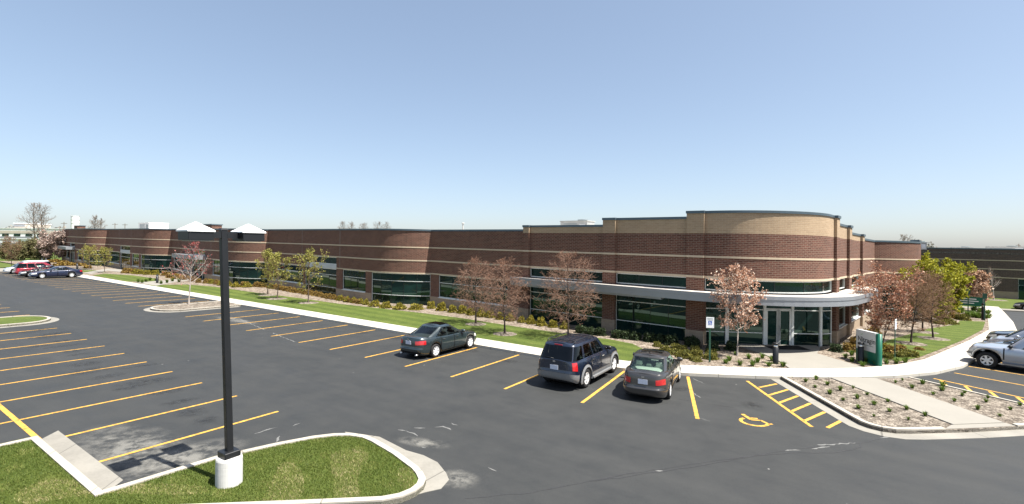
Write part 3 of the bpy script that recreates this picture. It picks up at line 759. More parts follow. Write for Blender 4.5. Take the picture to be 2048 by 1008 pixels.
# ------------------------------------------------------------------ roof plant
def hvac(u,v,z,d,rot,label,mat='hvac',legs=.0):
    t=thing('rooftop_unit',label,'rooftop unit',(u,v,z),rot)
    b=MB(); b.box((0,0,d[2]/2),d); b.build('casing',M[mat],t,local=True)
    b=MB(); b.box((0,0,d[2]+.05),(d[0]+.12,d[1]+.12,.10)); b.build('lid',M[mat],t,local=True)
    b=MB()
    n=max(3,int(d[2]/.14))
    for i in range(n): b.box((-.12*d[0],-d[1]/2-.012,.14+i*(d[2]-.24)/n),(d[0]*.5,.02,.06))
    b.build('louvre',M['alud'],t,local=True)
    b=MB(); b.box((d[0]*.32,-d[1]/2-.010,d[2]*.5),(d[0]*.22,.018,d[2]*.7)); b.build('access_panel',M['alud'] if mat!='hvac' else M['hvacw'],t,local=True)
    b=MB(); b.lathe((d[0]*.2,0,d[2]+.10),[(d[1]*.28,0),(d[1]*.30,.12),(d[1]*.26,.14),(0,.12)],16); b.build('fan_guard',M['alud'],t,local=True)
    return t
def roofspot(px,py,Y):      # point at a chosen depth on the line of sight: real distance, real size
    dx,dy=px-1024.,py-YH
    a=dx*math.cos(ROLL)+dy*math.sin(ROLL); b=dx*math.sin(ROLL)-dy*math.cos(ROLL)
    X=a/F*Y; z=CAM[2]+b/F*Y
    u,v=CAM[0]+X*UX+Y*UY, CAM[1]-X*UY+Y*UX
    return u,v,z
def roofthing(px,pytop,Y,d,rot,label,mat='hvac'):
    u,v,z=roofspot(px,pytop,Y); zb=6.2+gz(u,v); h=max(.5,z-zb)
    t=hvac(u,v,6.2,(d[0],d[1],h-.1),rot,label,mat); return t
roofthing(1155,442,50,(3.0,1.8),0,'grey rooftop unit showing above the tan parapet left of the tower')
roofthing(307,446,88,(4.6,3.0),0,'long white louvred rooftop unit on the far left part of the roof','hvacw')
roofthing(1833,484.5,54,(1.6,1.4),0,'dark rooftop unit behind the brick pier at the end of the right wing')
roofthing(1923,494.5,84,(2.6,2),0,'small beige rooftop unit on the dark building, left of the bigger one')
roofthing(2010,493.0,82,(4.4,2.4),0,'large beige rooftop unit on the dark building at the right edge')
u,v,z=roofspot(926,447,62); t=thing('roof_vent','thin capped vent pipe standing on the roof left of the tan parapet','vent pipe',(u,v,6.2))
b=MB(); b.lathe((0,0,0),[(.10,-.2),(.10,z-6.2-gz(u,v)),(.0,z-6.2-gz(u,v))],10); b.build('pipe',M['hvac'],t,local=True)
b=MB(); b.lathe((0,0,z-6.2-gz(u,v)),[(.0,.16),(.2,.10),(.22,0),(.1,-.02)],10); b.build('cap',M['hvac'],t,local=True)
# ------------------------------------------------------------------ planting
def npobj(name, Vv, faces4, mats, mi, tint, parent=None, smooth=False):
    """mesh from arrays of quads (n,4) or triangles (n,3) with one random tint per vertex"""
    Vv=np.asarray(Vv,dtype=np.float32); nf,k=faces4.shape
    me=bpy.data.meshes.new(name)
    me.vertices.add(len(Vv)); me.vertices.foreach_set('co',Vv.ravel())
    me.loops.add(nf*k); me.loops.foreach_set('vertex_index',faces4.astype(np.int32).ravel())
    me.polygons.add(nf); me.polygons.foreach_set('loop_start',np.arange(0,nf*k,k,dtype=np.int32))
    for m in mats: me.materials.append(m)
    me.polygons.foreach_set('material_index',np.asarray(mi,dtype=np.int32))
    if tint is not None:
        a=me.attributes.new('tint','FLOAT_COLOR','POINT'); t=np.repeat(np.asarray(tint,dtype=np.float32)[:,None],4,1); a.data.foreach_set('color',t.ravel())
    if smooth: me.polygons.foreach_set('use_smooth',np.ones(nf,dtype=bool))
    me.update(calc_edges=True); me.validate()
    o=bpy.data.objects.new(name,me); C.objects.link(o)
    if parent is not None: o.parent=parent
    return o
def unit(a): return a/np.maximum(np.linalg.norm(a,axis=1,keepdims=True),1e-9)
def leafquads(P, size, rng, long=1.5, up=.0, sj=.35):
    n=len(P); a=unit(rng.normal(size=(n,3))+np.array([0,0,up])); b=unit(np.cross(a,unit(rng.normal(size=(n,3)))))
    s=(size*(1+sj*rng.uniform(-1,1,n)))[:,None]; a=a*s*long*.5; b=b*s*.5
    V=np.stack([P-a,P+b*.9-a*.1,P+a,P-b*.9-a*.1],1).reshape(-1,3)
    return V, np.arange(4*n).reshape(-1,4), np.repeat(rng.uniform(0,1,n),4)
def twigtubes(S):
    """three sided tapered twigs from segments (p0,p1,r0,r1)"""
    p0=np.array([s[0] for s in S]); p1=np.array([s[1] for s in S]); r0=np.array([s[2] for s in S])[:,None]; r1=np.array([s[3] for s in S])[:,None]
    d=unit(p1-p0); a=unit(np.cross(d,np.where(np.abs(d[:,2:3])>.9,[[1.,0,0]],[[0,0,1.]]))); b=np.cross(d,a); V=[]
    for p,r in ((p0,r0),(p1,r1)):
        for k in range(3):
            t=2.0944*k; V.append(p+(a*math.cos(t)+b*math.sin(t))*r)
    V=np.stack(V,1).reshape(-1,3); n=len(S); base=(np.arange(n)*6)[:,None]
    q=np.concatenate([base+np.array([[k,(k+1)%3,3+(k+1)%3,3+k]]) for k in range(3)],0)
    return V,q

def interp_(tab,x):
    for (a,p),(b,q) in zip(tab,tab[1:]):
        if x<=b: return p+(q-p)*(x-a)/(b-a)
    return tab[-1][1]
def tree_mesh(kind, H, W, seed):
    """trunk and crown geometry, base at the origin"""
    K=dict(first=.30,n1=26,n2=9,n3=5,up1=.35,trop=.10,ang=(55,80),leaf=3,ls=.05,tw=.006,tr=.035,wob=.12,env='round',stems=1,l2=.42,l3=.45,gather=0.)
    K.update(KIND[kind]); r=random.Random(seed); rng=np.random.default_rng(seed)
    tr=MB(); segs=[]; lp=[]
    def env(f):
        if K['env']=='round': return max(.18,math.sin(math.pi*min(1,max(0,.10+.80*f)))**.7)
        if K['env']=='cone': return max(.12,(1-f)**.75*1.0+.05)
        if K['env']=='egg': return max(.15,math.sin(math.pi*min(1,.20+.76*f))**.8)
        if K['env']=='broad': return interp_([(0,.62),(.12,.92),(.35,1.),(.65,.86),(.85,.62),(1,.3)],f)
        if K['env']=='vase': return .45+.55*math.sin(math.pi*min(1,.12+.62*f))
        return 1
    def poly(p,d,l,n,wob,trop):
        pts=[Vector(p)]; d=Vector(d).normalized()
        for i in range(n):
            d=(d+Vector((r.gauss(0,wob),r.gauss(0,wob),r.gauss(0,wob)+trop))).normalized(); pts.append(pts[-1]+d*(l/n))
        return pts
    def along(pts,f):
        x=f*(len(pts)-1); i=min(int(x),len(pts)-2); return pts[i].lerp(pts[i+1],x-i), (pts[i+1]-pts[i]).normalized()
    def side(d,ang,az):
        a=d.orthogonal().normalized(); b=d.cross(a); t=R_(ang)
        return (d*math.cos(t)+(a*math.cos(az)+b*math.sin(az))*math.sin(t)).normalized()
    def twig(p,d,l,rad):
        pts=poly(p,d,l,2,K['wob']*1.5,K['trop']*.5)
        segs.append((pts[0],pts[1],rad,rad*.75)); segs.append((pts[1],pts[2],rad*.75,rad*.35))
        for k in range(K['leaf']):
            f=.25+.8*r.random(); q,_=along(pts,min(f,1)); lp.append(q+Vector((r.gauss(0,1),r.gauss(0,1),r.gauss(0,1)))*K['ls']*.5)
    def limb(p,d,l,rad):
        pts=poly(p,d,l,4,K['wob'],K['trop'])
        if rad>.016: tr.tube(pts,[rad,rad*.8,rad*.6,rad*.42,rad*.25],5,0,False)
        else:
            for i in range(4): segs.append((pts[i],pts[i+1],rad*(1-.19*i),rad*(1-.19*(i+1))))
        az=r.random()*6.28; n=max(3,int(K['n2']*(.5+.5*l/(W*.5))))
        for i in range(n):
            f=.22+.78*(i+r.random()*.6)/n; q,dd=along(pts,min(f,1)); az+=2.4
            l2=l*K['l2']*(1.15-.55*f)*r.uniform(.7,1.3)
            d2=side(dd,r.uniform(30,58),az); pp=poly(q,d2,l2,3,K['wob'],K['trop'])
            for j in range(3): segs.append((pp[j],pp[j+1],K['tw']*(1.7-.3*j),K['tw']*(1.4-.3*j)))
            a2=r.random()*6.28
            for k in range(K['n3']):
                f2=.25+.75*(k+r.random()*.7)/K['n3']; q2,d3=along(pp,min(f2,1)); a2+=2.4
                twig(q2,side(d3,r.uniform(28,60),a2),l2*K['l3']*r.uniform(.6,1.3),K['tw'])
        twig(pts[-1],(pts[-1]-pts[-2]),l*.25,K['tw'])
    st=K['stems']
    for s in range(st):
        if st>1:
            az=6.283*s/st+r.random(); d0=Vector((math.cos(az)*.30,math.sin(az)*.30,1)); p0=Vector((math.cos(az)*.06,math.sin(az)*.06,-.08))
        else: d0=Vector((r.gauss(0,.02),r.gauss(0,.02),1)); p0=Vector((0,0,-.08))
        Hs=H*(1 if st==1 else r.uniform(.82,1)); n=9
        tp=poly(p0,d0,Hs+.08,n,.035 if st==1 else .06,.03)
        R0=K['tr']*(1 if st==1 else .6)
        tr.tube(tp,[R0*(1.35 if i==0 else 1)*(1-.90*(i/n)**.9) for i in range(n+1)],8,0,False)
        az=r.random()*6.28; n1=K['n1']//st
        for i in range(n1):
            f=K['first']+(1-K['first'])*(i+.5*r.random())/n1; g=(f-K['first'])/(1-K['first'])
            p,dd=along(tp,min(f,.99)); az+=2.399+r.gauss(0,.3)
            l=W*.5*env(g)*r.uniform(.78,1.12)
            limb(p,side(Vector((0,0,1)),K['ang'][1]+(K['ang'][0]-K['ang'][1])*g+r.gauss(0,6),az),l*1.04,max(.006,R0*.42*(1-g*.75)))
        twig(tp[-1],Vector((0,0,1)),H*.05,K['tw'])
    return tr,segs,lp,K,rng
KIND=dict(
 rust=dict(first=.20,n1=38,n2=13,n3=5,ang=(40,76),leaf=2,ls=.034,tw=.0055,tr=.065,trop=-.02,wob=.10,bark='barkd',twig='twigr',lf='rust',env='broad',l2=.46),
 olive=dict(first=.24,n1=17,n2=8,n3=5,ang=(25,62),leaf=3,ls=.080,tw=.006,tr=.055,trop=.08,wob=.12,bark='barkg',twig='twigb',lf='olive',env='egg'),
 redbud=dict(first=.32,n1=28,n2=7,n3=2,ang=(22,62),leaf=2,ls=.07,tw=.008,tr=.06,trop=.08,wob=.08,bark='barkl',twig='twigg',lf='red',env='cone',l2=.34),
 sparse=dict(first=.32,n1=24,n2=6,n3=2,ang=(22,62),leaf=1,ls=.04,tw=.012,tr=.07,trop=.08,wob=.08,bark='barkl',twig='twigg',lf='brown',env='cone',l2=.36),
 copper=dict(first=.30,n1=30,n2=9,n3=5,ang=(28,72),leaf=7,ls=.058,tw=.004,tr=.045,trop=.05,bark='barkl',twig='twigg',lf='copper',env='egg'),
 multi=dict(first=.26,n1=36,n2=9,n3=5,ang=(30,75),leaf=4,ls=.066,tw=.006,tr=.055,bark='barkg',twig='twigr',lf='coppred',env='vase',stems=4),
 brown=dict(first=.24,n1=32,n2=11,n3=6,ang=(30,74),leaf=2,ls=.038,tw=.0060,tr=.06,trop=.02,bark='barkd',twig='twigb',lf='brown',env='round'),
 lime=dict(first=.12,n1=40,n2=10,n3=6,ang=(28,66),leaf=6,ls=.125,tw=.007,tr=.08,trop=.06,bark='barkg',twig='twigb',lf='lime',env='vase',stems=4),
 beige=dict(first=.26,n1=30,n2=9,n3=5,ang=(25,66),leaf=6,ls=.12,tw=.008,tr=.07,bark='barkg',twig='twigg',lf='beige',env='egg'),
 pink=dict(first=.16,n1=32,n2=9,n3=5,ang=(28,70),leaf=6,ls=.21,tw=.014,tr=.10,bark='barkg',twig='twigg',lf='pink',env='vase',stems=3),
 bare=dict(first=.26,n1=24,n2=7,n3=4,ang=(24,58),leaf=0,ls=.05,tw=.012,tr=.14,trop=.06,bark='barkg',twig='twigg',lf='brown',env='egg',l2=.5),
 barefar=dict(first=.28,n1=22,n2=8,n3=4,ang=(22,56),leaf=1,ls=.10,tw=.022,tr=.26,trop=.06,bark='barkg',twig='twigg',lf='brown',env='egg',l2=.5),
 thick=dict(first=.05,n1=34,n2=8,n3=4,ang=(22,70),leaf=4,ls=.17,tw=.014,tr=.07,bark='barkg',twig='twigb',lf='thicket',env='vase',stems=5),
)
RING=MB()
def tree(kind,name,label,loc,H,W,seed,group=None,ring=0.,cat='tree'):
    trm,segs,lp,K,rng=tree_mesh(kind,H,W,seed)
    t=thing(name,label,cat,loc,0,group)
    trm.build('trunk',M[K['bark']],t,local=True,smooth=True)
    V,q=twigtubes(segs); mi=np.zeros(len(q),int); tint=np.zeros(len(V))
    if lp:
        P=np.array([tuple(p) for p in lp]); V2,q2,t2=leafquads(P,K['ls'],rng)
        q=np.concatenate([q,q2+len(V)]); V=np.concatenate([V,V2]); mi=np.concatenate([mi,np.ones(len(q2),int)]); tint=np.concatenate([tint,t2])
    npobj('crown',V,q,[M[K['twig']],LEAF[K['lf']]],mi,tint,t)
    if ring:
        rr=random.Random(seed+9); pts=[]
        for i in range(22):
            a=6.283*i/22; k=ring*(1+.10*(rr.random()-.5)); pts.append((loc[0]+k*math.cos(a),loc[1]+k*math.sin(a)))
        n=len(pts)
        for i in range(n):
            p,q_=pts[i],pts[(i+1)%n]; RING.quad([(p[0],p[1],.121),(q_[0],q_[1],.121),(loc[0],loc[1],.185)])
    return t
def at_px(px,py,z=.11): 
    u,v=G(px,py,z); return (u,v,z), F/camxy(u,v)[1]
def tree_px(kind,name,label,px,py,top,w,seed,group=None,ring=0.,z=.11):
    loc,pm=at_px(px,py,z); return tree(kind,name,label,loc,(py-top)/pm,w/pm*.98,seed,group,ring)
g='bare russet trees on the front lawn'
tree_px('rust','lawn_tree','russet budding tree behind the dark green sedan, leftmost of the three russet trees',951.4,648.4,527,94,11,g,.72)
tree_px('rust','lawn_tree','russet budding tree on the lawn, middle of three, in front of the canopy tip',1009.8,668,529,100,12,g,.75)
tree_px('rust','lawn_tree','tallest russet budding tree with a leaning trunk, standing behind the navy off-roader',1137,676,515,124,13,g,.70)
g='olive leafed trees on the front lawn'
tree_px('olive','lawn_tree','olive young-leafed tree on the lawn, nearest the lamp pole',535.5,590.6,508,64,21,g,.85)
tree_px('olive','lawn_tree','olive young-leafed tree, middle of the three on the left lawn',554,597.7,515,70,22,g,.9)
tree_px('olive','lawn_tree','widest olive young-leafed tree in front of the tall glazed bay',616.7,606,512,88,23,g,.85)
tree_px('redbud','island_tree','slender pale-barked tree with red buds on the mulched parking island',378,608,488,112,31,None,0)
tree_px('copper','blossom_tree','round copper and cream blossom tree on a pale stem beside the disabled parking sign',1474,711,547,112,41)
tree_px('multi','crabapple_tree','multi-stemmed dark copper tree behind the green monument sign',1762,690,550,104,42)
g='bare brown trees on the right lawn'
tree_px('brown','lawn_tree','bare brown twiggy tree on the right lawn, nearest the building wing',1822,687,564,82,51,g,.8)
tree_px('brown','lawn_tree','bare brown twiggy tree at the back between two others on the right lawn',1845,664,556,74,52,g,.9)
tree_px('brown','lawn_tree','bare brown twiggy tree on the right lawn, nearest the curved walk',1866.7,677,568,92,53,g,.85)
tree_px('lime','lime_leafed_tree','bushy lime green tree just beyond the bare brown trees',1858,640,543,84,61)
tree_px('lime','lime_leafed_tree','bushy lime green tree beside the beige blossom tree',1890,632,537,74,62)
tree_px('beige','blossom_tree','beige blossom tree beside the small green direction sign',1950,622,550,50,63)
tree_px('sparse','lawn_tree','small bare tree on the lawn before the dark brick building',1988,600,535,46,64,None,1.3)
g='small olive brown trees by the far left walk'
tree_px('olive','lawn_tree','small olive brown tree by the far left entrance, left of its twin',178,540,498,46,71,g,.9)
tree_px('olive','lawn_tree','small olive brown tree by the far left entrance, right of its twin',209,545,501,40,72,g,.9)
tree_px('brown','roadside_tree','small bare pinkish-brown tree beside the silver minivan at the left edge',23,534,480,40,73)
tree_px('pink','blossom_tree','wide pale pink blossom tree left of the building end',108,522,480,54,74)
structure(RING.build('mulch_ring',M['bark'],drape=True))
def far_tree(kind,name,label,px,top,Y,w,seed,group=None):
    u,v,z=roofspot(px,top,Y); g0=gz(u,v); tree(kind,name,label,(u,v,-.05),z-g0+.05,w*Y/F,seed,group)
g='distant bare trees'
far_tree('barefar','bare_tree','tall bare tree left of the building end, left one of a pair',74,410,150,46,81,g)
far_tree('barefar','bare_tree','tall bare tree left of the building end, right one of a pair',86,411,148,52,82,g)
far_tree('barefar','bare_tree','bare treetop rising behind the far left bay of the roof',189,434,170,34,83,g)
far_tree('barefar','bare_tree','smaller bare treetop behind the roof, right of the taller one',205,438,176,26,84,g)
for i,px in enumerate((682,704,728,752,772)):
    far_tree('barefar','bare_tree','bare treetop peeping over the roof left of the rounded bay, %s from left'%ORD[i],px,446+(i%3)*1.5,230,34,85+i,'treetops behind the roof')
far_tree('barefar','bare_tree','bare treetop behind the roof above the right wing',1826,472,130,44,92,g)
far_tree('barefar','bare_tree','bare treetop behind the beige rooftop unit at the far right',2034,492,150,30,93,g)
for i,(px,tp,w,Y) in enumerate(((62,486,34,112),(74,490,32,105),(88,492,30,100),(48,494,30,104),(36,500,30,101),(8,496,34,104))):
    far_tree('thick','thicket_shrub','brown thicket bush between the far left cars and the blossom tree, %s from right'%ORD[i],px,tp,Y,w,100+i,'thicket bushes')

# ---- shrubs: one leafy mound of each kind, then copies
def shrub_mesh(name,lf,seed,n=620,leaf_=.075,rx=.5,rz=.55,twig='twigb',spiky=0.):
    rng=np.random.default_rng(seed); d=unit(rng.normal(size=(n,3))); d[:,2]=np.abs(d[:,2])
    lump=1+.16*np.sin(d[:,0]*5+seed)*np.cos(d[:,1]*4.3+seed*2)+.10*np.sin(d[:,2]*9+seed)
    rad=rng.uniform(.55,1.03,n)**.6*lump
    P=d*rad[:,None]*np.array([rx,rx,rz]); P[:,2]=np.maximum(P[:,2],.02)
    V,q,t=leafquads(P,leaf_,rng,1.6,.5)
    # stems inside
    S=[]
    for i in range(40):
        e=P[rng.integers(n)]*.92; S.append((np.array([e[0]*.15,e[1]*.15,-.05]),e,.010,.004))
    V2,q2=twigtubes(S)
    me=npobj(name,np.concatenate([V,V2]),np.concatenate([q,q2+len(V)]),[LEAF[lf],M[twig]],np.concatenate([np.zeros(len(q),int),np.ones(len(q2),int)]),np.concatenate([t,np.zeros(len(V2))]))
    return me
SH={}
for k,(lf,n,ls,rx,rz) in dict(gold=('shrub',900,.075,.5,.55),rust=('shrubr',900,.08,.5,.55),juni=('juni',1100,.075,.6,.34),dark=('dkshrub',900,.09,.5,.6),far=('shrubr',420,.16,.6,.5)).items():
    SH[k]=[shrub_mesh('shrub',lf,200+i+len(SH)*7,n,ls,rx,rz) for i in range(3)]
used={}; rs=random.Random(77)
def put(kind,px,py,w,h,label,group,name=None,z=.10):
    loc,pm=at_px(px,py,z); place(kind,loc,w/pm,h/pm,label,group)
def place(kind,loc,W,Hh,label,group):
    src=SH[kind][rs.randrange(3)]; bx=1.2 if kind=='juni' else (1.2 if kind=='far' else 1.0); bz={'juni':.36,'dark':.62,'far':.52}.get(kind,.57)
    if src.name not in used: o=src; used[src.name]=1
    else: o=src.copy(); C.objects.link(o)
    o.location=(loc[0],loc[1],loc[2]+gz(loc[0],loc[1])); o.rotation_euler=(0,0,rs.random()*6.28)
    o.scale=(W/bx*rs.uniform(.94,1.06),W/bx*rs.uniform(.94,1.06),Hh/bz)
    tag(o,label,'shrub',group)
z3=lambda x,y:(680+x/3.15,400+y/3.15); z4=lambda x,y:(480+x/7.754,490+y/7.754); z36=lambda x,y:(880+x/5.6,510+y/5.6)
row=[(5,632),(50,642),(88,644),(130,652),(165,658)]
g='golden shrubs in the row below the long windows'
cnt=0
allrow=[z3(x,y) for x,y in [(5,634),(48,643),(88,648),(130,654),(165,660),(220,670),(290,680),(375,688),(478,690),(575,683),(640,697),(708,708),(770,714),(825,725),(890,735),(947,741),(1010,752),(1072,762)]]+[z36(x,y) for x,y in [(912,757),(1020,772),(1135,792),(1262,810),(1395,828)]]
wid=[13,13,13,13,13,22,23,24,26,18,20,18,20,18,20,18,18,18,15,19,20,18,18]
for i,((x,y),w) in enumerate(zip(allrow,wid)):
    put('gold',x,y,w*1.05,(12 if 5<=i<=8 else w*.84),'%s golden green shrub from the left in the row beside the front lawn'%ORD[i],g)
g='rust tinged hedge shrubs'
hed=[(55,640),(105,650),(250,648),(310,652),(360,655),(480,672),(540,680),(600,690),(650,700),(710,712),(770,722),(830,732),(880,742),(960,750),(1020,765),(1100,775),(1170,788),(1240,800),(1310,818),(1380,832),(1450,842),(1520,855),(1570,862),(1650,880),(1715,890),(1780,900),(1850,912)]
for i,(x,y) in enumerate(hed):
    px,py=z4(x,y); put('rust',px,py,13.5 if i>4 else 14,9.5,'%s rust tinged shrub from the left in the clipped hedge behind the olive trees'%ORD[i],g)
g='low shrubs by the far entrances'
z1=lambda x,y:(x/3.6,380+y/3.6)
for i,(x,y,w,k) in enumerate([(905,598,50,'rust'),(940,600,55,'rust'),(980,604,50,'gold'),(1010,606,45,'gold'),(1060,610,48,'gold'),(1118,610,52,'gold'),(1190,616,50,'rust'),(1240,622,60,'rust')]):
    px,py=z1(x,y); put(k,px,py,w/3.6*1.1,9.5,'%s low shrub from the left before the second rounded bay, near the black bollard light'%ORD[i],g)
z2=lambda x,y:(340+x/3.6,380+y/3.6)
for i,(x,y,w,k) in enumerate([(20,632,80,'rust'),(60,640,70,'rust'),(205,668,36,'rust'),(265,672,48,'rust'),(300,675,44,'gold'),(335,680,40,'rust'),(360,688,36,'gold'),(425,692,46,'gold'),(476,700,62,'gold'),(552,700,64,'gold')]):
    px,py=z2(x,y); put(k,px,py,w/3.6*1.05,9.5,'%s low shrub from the left in the bed behind the red-budded island tree'%ORD[i],'low shrubs behind the island tree')
z5=lambda x,y:(x/5.6,400+y/5.6)
for i,(x,y,w) in enumerate([(560,700,90),(640,700,110),(720,710,90),(690,735,150),(800,735,110),(860,735,90),(930,740,70),(980,765,80)]):
    px,py=z5(x,y); put('far',px,py,w/5.6,6.5,'%s olive shrub from the left along the far left brick end'%ORD[i],'olive shrubs at the far left end')
z6=lambda x,y:(1290+x/10.78,660+y/10.78)
g='spreading junipers by the tower'
for i,(x,y,w,h) in enumerate([(265,355,190,110),(420,440,230,120),(310,500,260,90),(650,390,220,110),(610,515,320,130),(800,440,240,120),(860,595,330,170),(1080,465,250,130),(1120,560,260,150),(1100,670,240,95),(1420,480,240,90),(1420,625,300,160)]):
    px,py=z6(x,y); put('juni',px,py,w/10.78,h/10.78,'%s spreading juniper counted from the lawn tip towards the disabled parking sign'%ORD[i],g)
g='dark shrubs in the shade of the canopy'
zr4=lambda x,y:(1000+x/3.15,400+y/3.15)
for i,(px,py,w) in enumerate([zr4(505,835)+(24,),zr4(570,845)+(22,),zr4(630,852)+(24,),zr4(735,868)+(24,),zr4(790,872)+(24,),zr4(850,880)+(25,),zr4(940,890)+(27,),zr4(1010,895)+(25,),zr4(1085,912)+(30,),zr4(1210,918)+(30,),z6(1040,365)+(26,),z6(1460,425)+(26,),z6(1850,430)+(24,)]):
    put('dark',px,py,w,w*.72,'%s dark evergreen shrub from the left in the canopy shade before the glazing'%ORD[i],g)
g='low shrubs along the right wing'
z12=lambda x,y:(1690+x/12.6,660+y/12.6)
for i,(px,py,w,h,k) in enumerate([(1672,703,26,16,'dark'),z12(60,540)+(22,17,'rust'),z12(180,540)+(20,16,'rust'),(1711,690,22,17,'rust'),(1722,684,24,18,'rust'),(1736,677,26,18,'rust'),(1748,668,22,15,'rust'),z12(970,480)+(16,12,'gold'),z12(1190,590)+(30,15,'rust'),z12(1380,580)+(30,16,'rust'),z12(1400,680)+(24,11,'juni'),z12(1600,655)+(36,14,'juni'),z12(1080,720)+(22,12,'juni'),(1888,640,22,12,'juni'),(1905,636,22,11,'rust'),(1925,640,24,13,'juni'),(1900,648,26,9,'juni'),(1880,648,24,8,'juni'),(1915,622,22,10,'juni'),(1838,700,18,6,'rust')]):
    put(k,px,py,w,h,'%s low shrub counted from the tower pier along the bed of the right wing'%ORD[i],g)
# ---- grassy tufts
def tuft_mesh(seed,nb=70,w=.20,h=.26,lf='tuft'):
    rng=np.random.default_rng(seed); az=rng.uniform(0,6.283,nb); lean=rng.uniform(.1,1.,nb); L_=h*rng.uniform(.7,1.15,nb)
    d=np.stack([np.cos(az),np.sin(az),np.zeros(nb)],1); sd=np.stack([-np.sin(az),np.cos(az),np.zeros(nb)],1)
    b=d*rng.uniform(0,.35,nb)[:,None]*w; bw=(.012*rng.uniform(.7,1.3,nb))[:,None]
    mid=b+d*(lean*w*.45)[:,None]+np.array([0,0,1])*(L_*.65)[:,None]; tip=b+d*(lean*w*1.05)[:,None]+np.array([0,0,1])*(L_*(1-.45*lean))[:,None]
    V=np.stack([b-sd*bw,b+sd*bw,mid+sd*bw*.8,mid-sd*bw*.8,tip+sd*bw*.15,tip-sd*bw*.15],1).reshape(-1,3); base=(np.arange(nb)*6)[:,None]
    q=np.concatenate([base+np.array([[0,1,2,3]]),base+np.array([[3,2,4,5]])]); t=np.repeat(rng.uniform(0,1,nb),6)
    return npobj('grass_tuft',V,q,[LEAF[lf]],np.zeros(len(q),int),t)
TU=[tuft_mesh(300+i) for i in range(4)]
def tuft(px,py,s,label,group,z=.11):
    src=TU[rs.randrange(4)]; loc,pm=at_px(px,py,z)
    if src.name not in used: o=src; used[src.name]=1
    else: o=src.copy(); C.objects.link(o)
    o.location=(loc[0],loc[1],loc[2]+gz(loc[0],loc[1])); o.rotation_euler=(0,0,rs.random()*6.28); o.scale=(s,s,s*rs.uniform(.8,1.15)); tag(o,label,'plant',group)
g='green tufts by the entrance walk'
zt=lambda x,y:(1330+x/2.8,400+y/2.8)
for i,(x,y) in enumerate([(395,868),(340,915),(360,900),(420,925),(470,888),(545,885),(518,908),(490,928),(583,930),(660,932),(600,900)]):
    tuft(*zt(x,y),1.15 if i else .8,'%s fresh green tuft in the bed left of the entrance walk'%ORD[i],g)
g='green tufts round the monument sign'
for i,(x,y) in enumerate([(175,800),(440,905),(530,820),(780,890),(1050,850),(1290,845),(1520,825),(10,700),(170,640),(1080,710)]):
    tuft(*z12(x,y),1.15,'%s fresh green tuft in the bed around the green monument sign'%ORD[i],g)
z8=lambda x,y:(1340+x/2.893,660+y/2.893)
g='small tufts in the left half of the planter'
for i,(x,y) in enumerate([(785,300),(845,287),(910,318),(840,333),(985,350),(925,370),(1060,337),(1140,375),(1000,408),(1085,397),(1090,454),(1180,432),(1260,415),(1270,472),(1370,460),(1180,500),(1380,520),(1478,497)]):
    tuft(*z8(x,y),rs.uniform(.45,.80) if i not in (15,16) else .4,'%s green tuft in the mulch planter left of its concrete walk'%ORD[i],g)
g='small tufts in the right half of the planter'
for i,(x,y) in enumerate([(1305,307),(1345,292),(1462,312),(1400,336),(1522,373),(1577,325),(1575,350),(1690,381),(1645,412),(1840,394),(1830,417),(1780,460),(1910,499),(1970,462),(2025,437),(1705,364)]):
    tuft(*z8(x,y),rs.uniform(.85,.95) if i in (2,5,6) else rs.uniform(.45,.78),'%s green tuft in the mulch planter right of its concrete walk'%ORD[i],g)
g='green clumps by the distant direction sign'
for i,(x,y) in enumerate([(1922,626),(1935,632),(1945,634),(1955,636),(1963,636),(1976,637),(1948,622),(1960,624),(1975,628)]):
    tuft(x,y,2.4,'%s green clump near the small green direction sign by the right walk'%ORD[i],g)
for i,(x,y) in enumerate([(276,565),(284,566),(292,564),(300,561),(312,562),(322,568),(334,566),(345,563),(358,564)]):
    tuft(x,y,1.7,'%s green clump from the left by the far walk and bollard light'%ORD[i],'green clumps by the far walk')
# ornamental straw grass near the island tree, behind
def straw(px,py,s,label,group):
    o=tuft_mesh(int(px),140,.9,.75,'drygrass'); o.name='straw_clump'; loc,pm=at_px(px,py,.1); o.location=(loc[0],loc[1],loc[2]+gz(loc[0],loc[1])); o.scale=(s,)*3; tag(o,label,'plant',group)
straw(368,560,1.2,'straw coloured grass clump behind the red-budded island tree, left one','straw grass clumps'); straw(384,563,1.1,'straw coloured grass clump behind the red-budded island tree, right one','straw grass clumps')
